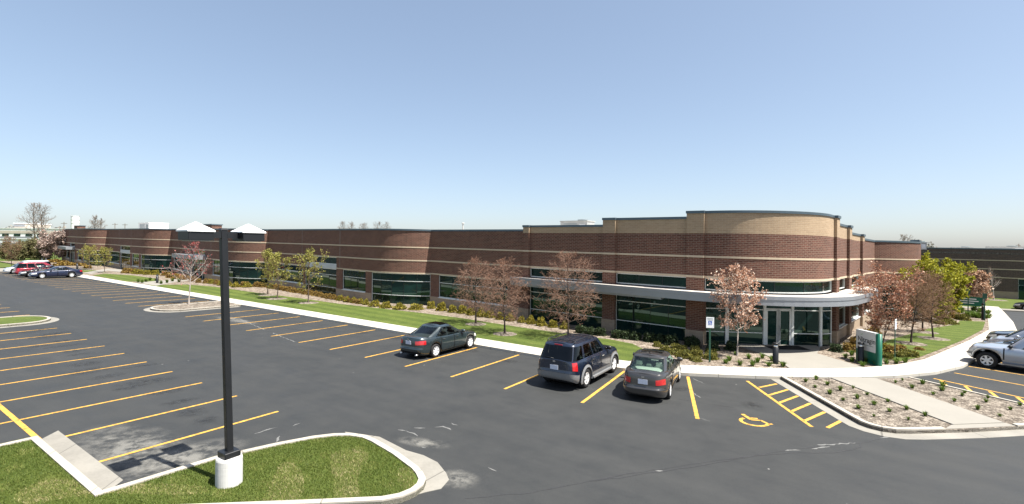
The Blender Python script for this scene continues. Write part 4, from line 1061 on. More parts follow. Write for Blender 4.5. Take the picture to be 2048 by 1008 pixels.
# ---- turf blades on the foreground island and the far island
def turf(poly,n,seed,z,h,excl=None):
    rng=np.random.default_rng(seed); P=np.array(poly); lo=P.min(0); hi=P.max(0); X=rng.uniform(lo,hi,(n*3,2))
    ins=np.zeros(len(X),bool); j=len(P)-1
    for i in range(len(P)):
        xi,yi=P[i]; xj,yj=P[j]
        c=((yi>X[:,1])!=(yj>X[:,1])) & (X[:,0]<(xj-xi)*(X[:,1]-yi)/(yj-yi+1e-12)+xi); ins^=c; j=i
    X=X[ins][:n]; n=len(X); az=rng.uniform(0,6.283,n); hh=h*rng.uniform(.5,1.3,n)
    zz=z+np.array([-GRADE*((x-CAM[0])*UX-(y-CAM[1])*UY) for x,y in X])
    b=np.stack([X[:,0],X[:,1],zz],1); s=np.stack([np.cos(az),np.sin(az),np.zeros(n)],1)*(.0075*rng.uniform(.7,1.5,n))[:,None]
    ln=rng.normal(0,.5,(n,2)); tip=b+np.stack([ln[:,0]*hh,ln[:,1]*hh,hh],1)
    V=np.stack([b-s,b+s,tip],1).reshape(-1,3); q=np.arange(3*n).reshape(-1,3)
    # drier and greener patches of turf
    pt=.5+.5*np.sin(X[:,0]*1.7+2*np.sin(X[:,1]*1.3))*np.sin(X[:,1]*1.9+1.5*np.sin(X[:,0]*.9+1)); dry=(pt>.74)*.45+.25*(np.sin(X[:,0]*4.1+X[:,1]*2.3)*np.sin(X[:,1]*5.2-X[:,0]*1.1)>.55)
    t=np.repeat(np.clip(rng.beta(2,2.6,n)*.75+dry*rng.uniform(.2,1.2,n)+.12*(pt-.5),0,1),3)
    o=npobj('grass',V,q,[LEAF['blade']],np.zeros(n,int),t); o['kind']='stuff'; return o
turf([(-9.7,-22),(-9.85,-17.62),(-4.95,-17.62),(-4.82,-15.3),(-4.4,-13.9),(-3.8,-12.8),(-3.3,-12.42),(-2.8,-12.36),(-1.44,-12.56),(-.39,-12.9),(.14,-13.4),(.1,-14.1),(-.9,-14.95),(-4,-17.6),(-6,-22)],120000,5,.10,.042)
# ------------------------------------------------------------------ vehicles
def lerp(a,b,t): return a+(b-a)*t
def interp(tab,x):
    if x<=tab[0][0]: return tab[0][1]
    for (a,p),(b,q) in zip(tab,tab[1:]):
        if x<=b: return lerp(p,q,(x-a)/(b-a) if b>a else 0)
    return tab[-1][1]
def smooth_interp(tab,x):
    if x<=tab[0][0]: return tab[0][1]
    for (a,p),(b,q) in zip(tab,tab[1:]):
        if x<=b:
            t=(x-a)/(b-a); t=t*t*(3-2*t); return lerp(p,q,t)
    return tab[-1][1]
def outline(n,N_):
    """rounded plan outline |x|^n+|y|^n=1 sampled by length, counter-clockwise, symmetric about x"""
    pts=[]
    for i in range(4000):
        t=2*math.pi*i/4000; c,s=math.cos(t),math.sin(t)
        pts.append((math.copysign(abs(c)**(2/n),c), math.copysign(abs(s)**(2/n),s)))
    asp=2.6; c=[0.]
    for a,b in zip(pts,pts[1:]+pts[:1]): c.append(c[-1]+math.hypot((b[0]-a[0])*asp,b[1]-a[1]))
    out=[]; j=0
    for i in range(N_):
        d=c[-1]*i/N_
        while c[j+1]<d: j+=1
        t=(d-c[j])/(c[j+1]-c[j]+1e-12); a,b=pts[j],pts[(j+1)%4000]; out.append((lerp(a[0],b[0],t),lerp(a[1],b[1],t)))
    for i in range(1,N_//2):                     # exact symmetry
        out[N_-i]=(out[i][0],-out[i][1])
    out[0]=(1,0); out[N_//2]=(-1,0)
    return out
NB,NG=240,200
def car(name,label,S,loc,heading,paint_m,cat='car',group=None):
    Lh,Wh=S['L']/2,S['W']/2; xf=Lh-S['fo']; xr=xf-S['wb']; r=S['r']; clear=S.get('clear',.20)
    root=thing(name,label,cat,loc,heading,group)
    # origin sits midway between the axles
    ox=(xf+xr)/2
    def build(mb,nm,mats,parent=root,smooth=True): 
        mb.v=[(x-ox,y,z) for x,y,z in mb.v]; o=mb.build(nm,mats,parent,local=True,smooth=smooth)
        if smooth:
            for e in o.data.edges: pass
        return o
    O=outline(S.get('nb',5.2),NB); KL=[0,.05,.11,.18,.26,.33,.37,.40,.48,.56,.64,.72,.80,.88,.94,.98,1.0]
    deck=S['deck']; ra=r+S.get('gap',.055)
    ends_f=S.get('ef',[(0,.955),(.12,.985),(.30,1.0),(.37,1.0),(.41,.985),(.7,.975),(.9,.955),(1,.925)])
    ends_r=S.get('er',[(0,.955),(.12,.985),(.30,1.0),(.37,1.0),(.41,.983),(.75,.972),(.94,.962),(1,.945)])
    sides=S.get('sy',[(0,.90),(.10,.955),(.25,.985),(.55,1.0),(.72,.985),(.86,.965),(.95,.935),(1,.90)])
    def body(j,k,off=0.):
        xn,yn=O[j]; e=interp(ends_f if xn>0 else ends_r,k); w=interp(sides,k)
        x=xn*Lh*(1-(1-e)*abs(xn)**3)+off*xn**5; taper=1-S.get('tp',.05)*abs(xn)**4
        y=yn*Wh*w*taper+off*(yn if abs(yn)>.5 else yn)
        zl=clear+S.get('endlift',.06)*max(0,abs(xn)-.86)/.14
        if abs(yn)>.55:
            for xw in (xf,xr):
                dx=abs(x-xw)
                if dx<ra: zl=max(zl,r+math.sqrt(max(0,ra*ra-dx*dx)))
        z=zl+(smooth_interp(deck,x)-zl)*k
        return (x,y,z)
    grid=[[body(j,k) for j in range(NB)] for k in KL]
    mb=MB(); vs=[p for row in grid for p in row]; fs=[]
    for a in range(len(KL)-1):
        for j in range(NB): fs.append((a*NB+j,a*NB+(j+1)%NB,(a+1)*NB+(j+1)%NB,(a+1)*NB+j))
    mb.mesh(vs,fs,0)
    # deck (bonnet, scuttle, boot) with a crown
    gb0,gb1=S['gx'][0],S['gx'][1]
    def topgrid(top,crown,MT=8,matf=None):
        n=len(top); rows=[]
        for i in range(n//2+1):
            a=top[i]; b=top[(n-i)%n]; row=[]
            for m in range(MT+1):
                t=m/MT; y=lerp(a[1],b[1],t); s=2*t-1
                row.append((a[0],y,a[2]+crown*(1-s*s)*min(1,abs(a[1])/(Wh*.5))))
            rows.append(row)
        i0=len(mb.v); mb.v.extend([p for row in rows for p in row])
        for i in range(n//2):
            for m in range(MT):
                q=(i0+i*(MT+1)+m,i0+i*(MT+1)+m+1,i0+(i+1)*(MT+1)+m+1,i0+(i+1)*(MT+1)+m)
                mb.f.append(q); cx=(rows[i][m][0]+rows[i+1][m][0])/2; cy=(rows[i][m][1]+rows[i][m+1][1])/2
                mb.m.append(matf(cx,cy) if matf else 0); mb.uv.append(None)
    topgrid(grid[-1],S.get('crown',.035),8,lambda x,y: 1 if gb0+.12<x<gb1-.15 and abs(y)<Wh*.74 else 0)
    bo=build(mb,'body',[paint_m,M['cloth' if S.get('light_in') else 'clothd']])
    # greenhouse
    Og=outline(S.get('ng',4.6),NG); zr=S['zr']; gx=S['gx']; wb_=Wh*S.get('gw0',.86); wr=Wh*S.get('gw1',.70)
    KG=[0,.04,.14,.28,.42,.56,.70,.80,.87,.92,.955,.98,1.]
    def gh(j,k,off=0.):
        xn,yn=Og[j]; t=k; ct=max(0,(k-.86)/.14)
        x0=lerp(gx[0],gx[2],t**S.get('rp',1.0)); x1=lerp(gx[1],gx[3],t**S.get('fp',1.0)); cx=(x0+x1)/2; a=(x1-x0)/2*(1-.035*ct*ct)
        hw=lerp(wb_,wr,t**1.25)*(1-.07*ct*ct); plan=1-S.get('gt',.06)*max(0,xn)**2-S.get('gtr',.05)*max(0,-xn)**2
        x=cx+xn*(a+off); y=yn*(hw*plan+off); zb=smooth_interp(deck,x)-.03+S.get('crown',.035)*(1-(y/Wh)**2)*.8
        kk=k if k<.86 else .86+.14*math.sin((k-.86)/.14*1.5708)
        z=zb+(zr-zb)*(kk if k<1 else 1.); return (x,y,z)
    gg=[[gh(j,k) for j in range(NG)] for k in KG]
    wins=S['wins']; kw0,kw1=1,8
    rear_y=S.get('rear_y',.84); ws_y=S.get('ws_y',.88); kr0=S.get('kr0',1)
    def cls(j,a):
        xn=(Og[j][0]+Og[(j+1)%NG][0])/2; yn=(Og[j][1]+Og[(j+1)%NG][1])/2
        if not (kw0<=a<kw1): return None
        if abs(yn)>.86 and abs(xn)<.965:
            for i,(p,q) in enumerate(wins):
                if p<xn<q and (a<kw1-S.get('side_drop',0)): return ('window',i,yn>0)
            return None
        if xn<0 and abs(yn)<rear_y and a>=kr0: return ('rear_window',0,0)
        if xn>0 and abs(yn)<ws_y: return ('windshield',0,0)
        return None
    gm=MB(); vs=[p for row in gg for p in row]; fs=[]; glass={}
    for a in range(len(KG)-1):
        for j in range(NG):
            f=(a*NG+j,a*NG+(j+1)%NG,(a+1)*NG+(j+1)%NG,(a+1)*NG+j); c=cls(j,a)
            if c is None: fs.append(f)
            else: glass.setdefault(c,[]).append((a,j))
    gm.mesh(vs,fs,0); mbk=mb; mb=gm; topgrid(gg[-1],S.get('rcrown',.05)); 
    build(gm,'roof',[paint_m])
    for c,cells in glass.items():
        g=MB(); idx={}
        for a,j in cells:
            f=[]
            for aa,jj in ((a,j),(a,(j+1)%NG),(a+1,(j+1)%NG),(a+1,j)):
                if (aa,jj) not in idx: idx[(aa,jj)]=len(g.v); g.v.append(gh(jj,KG[aa],-.012))
                f.append(idx[(aa,jj)])
            g.f.append(tuple(f)); g.m.append(0); g.uv.append(None)
        dk=S.get('dark_glass') and (c[0]=='rear_window' or (c[0]=='window' and c[1]<S.get('ndark',2)))
        build(g,c[0],M['cglassd' if dk else 'cglass'])
    # body panels laid 3 mm proud: lamps, bumpers, cladding, doors
    def panel(nm,cond,k0,k1,mats,off,parent=root,mi=0):
        g=MB(); idx={}
        for a in range(len(KL)-1):
            if not (k0-1e-6<=KL[a] and KL[a+1]<=k1+1e-6): continue
            for j in range(NB):
                xn=(O[j][0]+O[(j+1)%NB][0])/2; yn=(O[j][1]+O[(j+1)%NB][1])/2
                if not cond(xn*Lh,yn): continue
                f=[]
                for aa,jj in ((a,j),(a,(j+1)%NB),(a+1,(j+1)%NB),(a+1,j)):
                    if (aa,jj) not in idx: idx[(aa,jj)]=len(g.v); g.v.append(body(jj,KL[aa],off))
                    f.append(idx[(aa,jj)])
                g.f.append(tuple(f)); g.m.append(mi); g.uv.append(None)
        if not g.f: return None
        return build(g,nm,mats,parent)
    tl=S['tail']     # (k0,k1,|y| inner, wrap x)
    for s in (1,-1):
        panel('tail_light',lambda x,y,s=s: x<-Lh+tl[3] and y*s>tl[2],tl[0],tl[1],M['redlamp'],.008)
        if S.get('rev'): panel('reverse_light',lambda x,y,s=s: x<-Lh+.3 and S['rev'][2]<y*s<S['rev'][3],S['rev'][0],S['rev'][1],M['clearlamp'],.012)
        hl=S['head']; panel('headlight',lambda x,y,s=s: x>Lh-hl[3] and y*s>hl[2],hl[0],hl[1],M['clearlamp'],.008)
    panel('grille',lambda x,y: x>Lh-.25 and abs(y)<S['head'][2]-.08,.48,.80,M['black'],.006)
    if S.get('clad'):
        cm=M['cladding'] if S['clad']==1 else paint_m
        panel('bumper',lambda x,y: x<-Lh+S.get('bw',.42) and not (abs(y)>.55 and abs(x-xr)<ra+.03),.0,.40,cm,.035)
        panel('bumper',lambda x,y: x>Lh-S.get('bw',.42) and not (abs(y)>.55 and abs(x-xf)<ra+.03),.0,.40,cm,.03)
        for s in (1,-1): panel('side_cladding',lambda x,y,s=s: y*s>.6 and xr+ra+.02<x<xf-ra-.02,.0,.26,cm,.018)
    else:
        panel('bumper_trim',lambda x,y: x<-Lh+.2 and abs(y)<.80,.05,.18,M['dark'],.006)
    # doors: a dark shut line with the door skin just proud of it
    for s in (1,-1):
        for i,(p,q) in enumerate(S['doors']):
            d=panel('door',lambda x,y,s=s: y*s>.6 and p-.025<x<q+.025,.05,.98,[M['dark'],paint_m],.0025)
            if not d: continue
            me=d.data
            dd=panel('door_skin',lambda x,y,s=s: y*s>.6 and p+.015<x<q-.015,.11,.98,[paint_m],.006,d)
            h=MB(); zz=lerp(clear,smooth_interp(deck,(p+q)/2),.84); yy=s*(Wh*.975+.018); h.box((p+.20,yy,zz),(.20,.035,.030)); build(h,'door_handle',S.get('handle',paint_m),d,False)
        # mirrors
        h=MB(); mx=S['mx']; mz=smooth_interp(deck,mx)+.10; h.lathe((mx,s*(Wh*.90+.13),mz),[(.0,-.11),(.055,-.10),(.085,-.03),(.085,.05),(.07,.10),(0,.11)],10,0,'y'); h.box((mx,s*(Wh*.90),mz-.05),(.08,.12,.05)); build(h,'mirror',S.get('mirror',paint_m))
    # wheels
    for xw in (xf,xr):
        for s in (1,-1):
            wd=S.get('ww',.205); yo=s*(Wh-.025); yi=yo-s*wd; t=MB()
            rim=r*S.get('rimf',.66)
            t.lathe((xw,0,r),[(rim,yo-s*.012),(rim+.02,yo),(r-.035,yo),(r-.008,yo-s*.025),(r,yo-s*.05),(r,yi+s*.04),(r-.02,yi),(rim,yi)][::(1 if s<0 else -1)],28,0,'y'); w=build(t,'wheel',M['rubber'],root)
            m=MB(); m.lathe((xw,0,r),[(rim,yo-s*.010),(rim-.022,yo-s*.016),(rim-.032,yo-s*.09)][::(1 if s<0 else -1)],28,0,'y')
            ns=S.get('spokes',7)
            for q in range(ns):
                a=6.2832*q/ns+.3; ca,sa=math.cos(a),math.sin(a); w0,w1=rim*.16,rim*S.get('spw',.15); y0=yo-s*.012; r1=rim-.02
                def P3(rad,tt,y): return (xw+rad*ca-tt*sa, y, r+rad*sa+tt*ca)
                b=[P3(rim*.12,-w0,y0-s*.012),P3(r1,-w1,y0),P3(r1,w1,y0),P3(rim*.12,w0,y0-s*.012)]; bb=[(x,y-s*.03,z) for x,y,z in b]
                m.mesh(b+bb,[(0,1,2,3),(0,4,5,1),(2,6,7,3),(7,6,5,4)] if s<0 else [(3,2,1,0),(1,5,4,0),(3,7,6,2),(4,5,6,7)],0)
            m.lathe((xw,0,r),[(0,yo-s*.012),(rim*.2,yo-s*.016),(rim*.24,yo-s*.05)][::(1 if s>0 else -1)],14,0,'y')
            build(m,'rim',S.get('rimm',M['rim']),w,False)
            m=MB(); m.lathe((xw,0,r),[(0,yo-s*.11),(rim-.03,yo-s*.11)][::(1 if s>0 else -1)],20,0,'y'); build(m,'brake_disc',M['dark'],w,False)
    # dark wheel houses and floor pan
    u=MB(); u.box((0,0,(clear+.03+.62)/2),(S['L']-.5,S['W']-.62,.62-clear-.03))
    u.box((0,0,clear+.10),(S['wb']-2*ra-.06,S['W']-.22,.14)); build(u,'underbody',M['dark'],root,False)
    # plate, seats
    zp=S.get('pz',.62); xb=min(body(NB//2,k)[0] for k in (.5,.6,.7))
    p_=MB(); p_.box((xb-.010,S.get('py',0),zp),(.012,.34,.17)); build(p_,'licence_plate',M['plate'],root,False)
    if S.get('badge'): p_=MB(); p_.lathe((xb-.006,0,zp+.24),[(0,-.0),(.0,.0)],8,0,'y'); p_=MB(); p_.box((xb-.008,0,zp+S['badge']),(.012,.11,.06)); build(p_,'badge',M['chrome'],root,False)
    if S.get('third'): p_=MB(); j=NG//2; q=gh(j,.93,.0); p_.box((q[0]-.012,0,q[2]-.01),(.04,.34,.035)); build(p_,'brake_light',M['redlamp'],root,False)
    if S.get('exh'):
        p_=MB()
        for s in S['exh']: p_.tube([(-Lh+.3,s,.24),(-Lh+.01,s,.24)],.035,10)
        build(p_,'exhaust_pipe',M['steel'],root)
    cl=M['cloth' if S.get('light_in') else 'clothd']; zd=smooth_interp(deck,0)
    for (sx,nm,rows) in [(S.get('sf',.35),'front_seat',(.36,-.36))]+[(S.get('sr',-.70),'rear_seat',(.38,0,-.38))]:
        for sy in rows:
            p_=MB(); z0=zd-.15; hh=S.get('sh',.24)
            p_.box((sx,sy,z0+hh/2+.02),(.16,.46 if sy else .30,hh),0,0,.9); 
            p_.box((sx-.03,sy,z0+hh+(.10 if sy else .055)),(.10,.27 if sy else .2,.17 if sy else .09),0,0,.86)
            o=build(p_,nm,cl,root,False); bv=o.modifiers.new('soft','BEVEL'); bv.width=.03; bv.segments=2
    p_=MB(); p_.box((gx[1]-.62,0,zd-.03),(.5,S['W']*.68,.12)); build(p_,'dashboard',M['clothd'],root,False)
    p_=MB(); n=14; c0=(gx[1]-.95,.36,zd+.06); p_.tube([(c0[0]+.06*math.sin(6.283*i/n),c0[1]+.17*math.cos(6.283*i/n),c0[2]+.15*math.sin(6.283*i/n)) for i in range(n+1)],.016,6); build(p_,'steering_wheel',M['black'],root)
    if S.get('rails'):
        for s in (1,-1):
            p_=MB(); x0,x1=gx[2]+.15,gx[3]-.35; y=s*wr*.83; zt=zr+.05
            p_.tube([(x0,y,zt-.02),(x0+.10,y,zt+.055),(lerp(x0,x1,.5),y,zt+.07),(x1-.12,y,zt+.05),(x1,y,zt-.02)],.020,6); build(p_,'roof_rail',M['black'])
        for f in (.1,.85):
            p_=MB(); x=lerp(x0,x1,f); p_.box((x,0,zt+.055),(.06,wr*1.64,.022)); build(p_,'rack_bar',M['black'],root,False)
        for q in range(5):
            p_=MB(); p_.box(((x0+x1)/2,-.40+.20*q,zr+.052),((x1-x0)*.86,.025,.012)); build(p_,'roof_strip',M['black'],root,False)
    if S.get('flares'):
        for xw in (xf,xr):
            for s in (1,-1):
                p_=MB(); n=20
                for (ra0,ra1,yy) in [(ra-.012,ra+.085,s*(Wh+.012))]:
                    pts=[]
                    for i in range(n+1):
                        a=R_(-14+208*i/n); pts.append((math.cos(a),math.sin(a)))
                    for (c0,s0),(c1,s1) in zip(pts,pts[1:]):
                        A=(xw+ra0*c0,yy,r+ra0*s0); B=(xw+ra0*c1,yy,r+ra0*s1); Cc=(xw+ra1*c1,yy-s*.035,r+ra1*s1); D=(xw+ra1*c0,yy-s*.035,r+ra1*s0)
                        Ai=(A[0],yy-s*.14,A[2]); Bi=(B[0],yy-s*.14,B[2])
                        p_.quad([A,B,Cc,D] if s<0 else [D,Cc,B,A]); p_.quad([Ai,Bi,B,A] if s<0 else [A,B,Bi,Ai])
                build(p_,'wheel_arch_trim',S['flares'],root)
    if S.get('step'):
        for s in (1,-1): p_=MB(); p_.box(((xf+xr)/2,s*(Wh-.02),clear+.02),(S['wb']-2*ra-.06,.17,.06)); build(p_,'running_board',M['cladding'],root,False)
    if S.get('antenna'): p_=MB(); p_.tube([(gx[2]+.15,0,zr+.03),(gx[2]+.02,0,zr+.17)],.014,6); build(p_,'antenna',M['black'])
    if S.get('spoiler'): p_=MB(); p_.box((-Lh+.16,0,smooth_interp(deck,-Lh+.16)+.055),(.14,S['W']*.66,.03)); build(p_,'boot_spoiler',paint_m,root,False)
    if S.get('wiper'): p_=MB(); q=gh(NG//2,.08,.02); p_.tube([(q[0],.05,q[2]+.02),(q[0]+.01,.42,q[2]+.05)],.012,5); build(p_,'wiper',M['black'])
    if S.get('sunroof'): p_=MB(); xs_=lerp(gx[2],gx[3],.62); p_.box((xs_,0,zr+.052),(.55,.80,.012)); build(p_,'sunroof',M['cglassd'],root,False)
    return root
SEDAN=dict(L=4.66,W=1.76,fo=.92,wb=2.67,r=.325,deck=[(-2.33,.95),(-2.1,1.0),(-1.5,1.0),(-.6,.95),(.8,.93),(1.1,.91),(1.9,.79),(2.2,.70),(2.33,.60)],
  gx=(-1.93,1.27,-.80,.10),zr=1.42,gw0=.90,gw1=.72,wins=[(-.58,-.06),(.0,.66)],doors=[(-.92,.06),(.09,1.12)],tail=(.64,.88,.50,.42),head=(.60,.90,.55,.5),mx=.72,pz=.80,badge=.15,exh=(.5,-.5),sunroof=1,ng=4.2,fp=.9,rp=.95,rear_y=.86,spokes=7,ww=.215,sh=.27)
SUV=dict(L=4.81,W=1.86,fo=.84,wb=2.88,r=.375,clear=.30,deck=[(-2.40,1.16),(-1.0,1.17),(.70,1.14),(1.05,1.10),(1.6,1.06),(2.15,1.00),(2.40,.86)],nb=6.5,
  gx=(-2.33,1.12,-2.00,.34),zr=1.74,gw0=.90,gw1=.755,gt=.05,gtr=.03,ng=7.5,wins=[(-.93,-.55),(-.44,.00),(.05,.66)],doors=[(-.92,-.02),(.02,1.0)],tail=(.56,.94,.82,.34),head=(.55,.88,.6,.4),mx=.78,pz=.90,badge=.23,third=1,wiper=1,
  dark_glass=1,ndark=2,rails=1,clad=1,step=1,flares=M['cladding'],rear_y=.90,er=[(0,.955),(.12,.985),(.40,1.0),(.48,.985),(1,.975)],ef=[(0,.955),(.12,.985),(.40,1.0),(.48,.985),(.8,.97),(1,.93)],sides=0,spokes=5,spw=.22,rimf=.62,ww=.24,handle=M['chrome'],mirror=M['black'],sf=.30,sr=-.75,sh=.30,crown=.03,tp=.03,gap=.075,endlift=.14)
SUV.pop('sides')
COMPACT=dict(L=4.53,W=1.70,fo=.88,wb=2.60,r=.31,deck=[(-2.26,.98),(-2.05,1.04),(-1.6,1.04),(-.6,.98),(.8,.96),(1.1,.93),(1.8,.81),(2.12,.71),(2.26,.60)],
  gx=(-1.82,1.25,-1.02,.16),zr=1.46,wins=[(-.62,-.10),(-.04,.68)],doors=[(-.92,.06),(.09,1.12)],tail=(.56,.80,.56,.34),head=(.60,.90,.55,.5),mx=.74,pz=.76,badge=.17,light_in=1,ng=4.4,rear_y=.90,spokes=7,antenna=1,sunroof=1,spoiler=0,ww=.19,gw0=.88,gw1=.73,sr=-.98,sf=.15,sh=.24,clad=2,bw=.5,rp=1.05)
SUV2=dict(SUV); SUV2.update(L=4.83,W=1.87,fo=.80,wb=2.78,r=.40,clear=.34,rails=0,dark_glass=0,flares=None,step=1,clad=2,deck=[(-2.41,1.14),(.70,1.13),(1.0,1.11),(1.6,1.10),(2.1,1.05),(2.41,.92)],gx=(-2.3,1.02,-2.0,.28),zr=1.82,rimf=.60,spokes=6,spw=.2,light_in=0,third=0,gap=.13)
LONG=dict(SEDAN); LONG.update(L=5.08,W=1.86,fo=1.02,wb=2.80,r=.33,sunroof=0,deck=[(-2.54,.86),(-2.3,.98),(-1.5,1.0),(-.4,.94),(.85,.92),(1.1,.90),(2.0,.80),(2.35,.72),(2.54,.60)],gx=(-1.95,1.30,-.90,.10),zr=1.39,exh=None)
VAN=dict(L=4.95,W=1.93,fo=.95,wb=2.98,r=.34,clear=.22,nb=5.5,deck=[(-2.47,1.06),(-1.0,1.05),(.95,1.00),(1.3,.97),(1.9,.86),(2.25,.74),(2.47,.58)],gx=(-2.38,1.72,-2.02,.50),zr=1.74,gw0=.90,gw1=.76,ng=6.5,gt=.05,gtr=.03,
  wins=[(-.93,-.52),(-.46,-.02),(.03,.62)],doors=[(-.85,.15),(.20,1.22)],tail=(.5,.98,.82,.34),head=(.5,.85,.5,.6),mx=1.1,pz=.85,dark_glass=1,ndark=2,rear_y=.88,spokes=7,third=1,sf=.55,sr=-.6,sh=.32)
P_teal=paint('dark_green_grey_car_paint',(.020,.032,.036),.3,.30); P_navy=paint('navy_car_paint',(.008,.014,.030),.15,.28)
P_grey=paint('warm_dark_grey_car_paint',(.060,.057,.055),.5,.30); P_silver=paint('silver_car_paint',(.42,.45,.50),.55,.32)
P_blue=paint('deep_blue_car_paint',(.008,.014,.042),.2,.3); P_white=paint('silver_white_car_paint',(.56,.57,.58),.35,.35); P_red=paint('dark_red_car_paint',(.26,.018,.030),.3,.3); P_black=paint('black_car_paint',(.010,.011,.013),.2,.25); P_slate=paint('slate_blue_car_paint',(.085,.12,.18),.45,.3)
car('sedan','dark green-grey sedan with silver wheels parked nose to the kerb before the middle lawn',SEDAN,(-9.06,-2.36,0),R_(90.5),P_teal)
car('off_roader','navy off-roader with roof rack and grey bumpers parked nose to the kerb',SUV,(-1.14,-2.25,0),R_(90.5),P_navy)
car('sedan','warm dark grey sedan with pale seats and red tail lamps by the disabled stall',COMPACT,(1.84,-1.80,0),R_(97.5),P_grey)
car('off_roader','silver off-roader nosed over the curved walk at the right edge',SUV2,(15.75,12.55,0),R_(161),P_silver)
car('sedan','slate blue sedan half hidden behind the silver off-roader',SEDAN,(16.5,15.4,0),R_(162),P_slate)
car('minivan','silver-grey minivan beside the black car at the right edge',VAN,(17.75,18.3,0),R_(163),P_silver)
car('sedan','black car with its nose over the walk behind the silver off-roader',LONG,(18.3,21.4,0),R_(165),P_black)
car('sedan','black car far off at the right edge before the dark brick building',LONG,(26.0,51.5,0),R_(168),P_black)
g='cars parked at the far left'
car('sedan','deep blue long sedan parked nose out, nearest of the far left cars',LONG,(-75.0,-2.35,0),R_(-90),P_blue,'car',g)
car('sedan','black sedan squeezed between the blue sedan and the red minivan',SEDAN,(-77.8,-2.9,0),R_(-90),P_black,'car',g)
car('minivan','dark red minivan parked nose in between the dark cars and the silver minivan',VAN,(-80.6,-2.6,0),R_(90),P_red,'car',g)
car('minivan','silver white minivan parked nose out, leftmost of the far cars',VAN,(-86.0,-2.7,0),R_(-90),P_white,'car',g)
# ------------------------------------------------------------------ foreground lamp
q_=G(458,977,.105); k_=.265/math.dist(q_,CAM[:2]); lp_=(q_[0]+(q_[0]-CAM[0])*k_,q_[1]+(q_[1]-CAM[1])*k_); z0=.105
LEAN=.036
lamp=thing('street_lamp','black square lamp post with two box heads on a round concrete footing','street lamp',(lp_[0],lp_[1],z0),0)
b=MB(); b.lathe((0,0,0),[(.265,-.05),(.265,.42),(.262,.424),(.265,.43),(.262,.55),(.25,.585),(.22,.60),(0,.60)],36); b.build('footing',M['pier'],lamp,local=True,smooth=False)
b=MB(); b.box((0,0,.665),(.34,.34,.13)); o=b.build('base_cover',M['black'],lamp,local=True); m_=o.modifiers.new('b','BEVEL'); m_.width=.012
POLE_TOP=5.60
b=MB(); b.box((0,0,(POLE_TOP+.6)/2),(.135,.135,POLE_TOP-.6)); o=b.build('pole',M['black'],lamp,local=True); m_=o.modifiers.new('b','BEVEL'); m_.width=.014; m_.segments=2
b=MB(); b.box((0,0,POLE_TOP+.01),(.155,.155,.04),0,0,.8); b.build('pole_cap',M['black'],lamp,local=True)
o=lamp; 
lamp.rotation_euler=(0,0,0)
for s in (-1,1):
    a=MB(); a.box((0,s*.19,POLE_TOP-.12),(.10,.28,.14)); a.build('arm',M['black'],lamp,local=True)
    h=MB(); cy=s*.55; hw=.245; zt=POLE_TOP-.035
    h.box((0,cy,zt-.105),(2*hw,2*hw,.21)); hd_=h.build('lamp_head',M['black'],lamp,local=True); m_=hd_.modifiers.new('b','BEVEL'); m_.width=.008
    c=MB(); e=.268; z=zt+.004
    base=[(-e,cy-e,z),(e,cy-e,z),(e,cy+e,z),(-e,cy+e,z)]; low=[(x,y,z-.03) for x,y,_ in base]; top=[(x*.06,cy+(y-cy)*.06,z+.175) for x,y,_ in base]
    vs=low+base+top
    c.mesh(vs,[(3,2,1,0),(0,1,5,4),(1,2,6,5),(2,3,7,6),(3,0,4,7),(4,5,9,8),(5,6,10,9),(6,7,11,10),(7,4,8,11),(8,9,10,11)]); co_=c.build('lid',M['lampcap'],None,local=True); co_.parent=hd_
    l=MB(); l.box((0,cy,zt-.215),(.38,.38,.02)); lo=l.build('lens',M['lens'],None,local=True); lo.parent=hd_
for o in [c for c in lamp.children if c.name.split('.')[0]!='footing']+[g_ for c in lamp.children for g_ in c.children]:     # the pole stands a little out of plumb
    for v in o.data.vertices:
        k=LEAN*max(0,v.co.z-.6); v.co.x-=k*UX; v.co.y+=k*UY
# ------------------------------------------------------------------ bollard lights
def bollard(px,py,label,H=1.02,z=.11):
    loc,pm=at_px(px,py,z); t=thing('bollard_light',label,'bollard light',loc,0,'black bollard lights')
    b=MB(); b.lathe((0,0,0),[(.13,-.05),(.13,H*.78),(.12,H*.785)],20); b.build('post',M['black'],t,local=True,smooth=True)
    b=MB(); b.lathe((0,0,0),[(.095,H*.78),(.10,H*.80),(.10,H*.89),(.09,H*.90)],20); b.build('lens',M['steel'],t,local=True,smooth=True)
    b=MB(); b.lathe((0,0,0),[(.115,H*.885),(.135,H*.895),(.135,H*.97),(.10,H),(0,H*1.005)],20); b.build('cap',M['black'],t,local=True,smooth=True)
    return t
bollard(1551,727,'black bollard light beside the entrance walk, in front of the glass doors')
bollard(1721.5,725,'black bollard light standing in front of the green monument sign')
bollard(314.5,566.5,'black bollard light by the walk left of the red-budded island tree')
bollard(154.5,538,'black bollard light behind the deep blue sedan at the far left',.95)
bollard(84,527,'black bollard light above the minivans at the far left, left of a pair',1.0)
bollard(92,527,'black bollard light above the minivans at the far left, right of a pair',1.0)
bollard(1966.5,640,'black bollard light at the edge of the far right lawn by the curved walk',1.45)
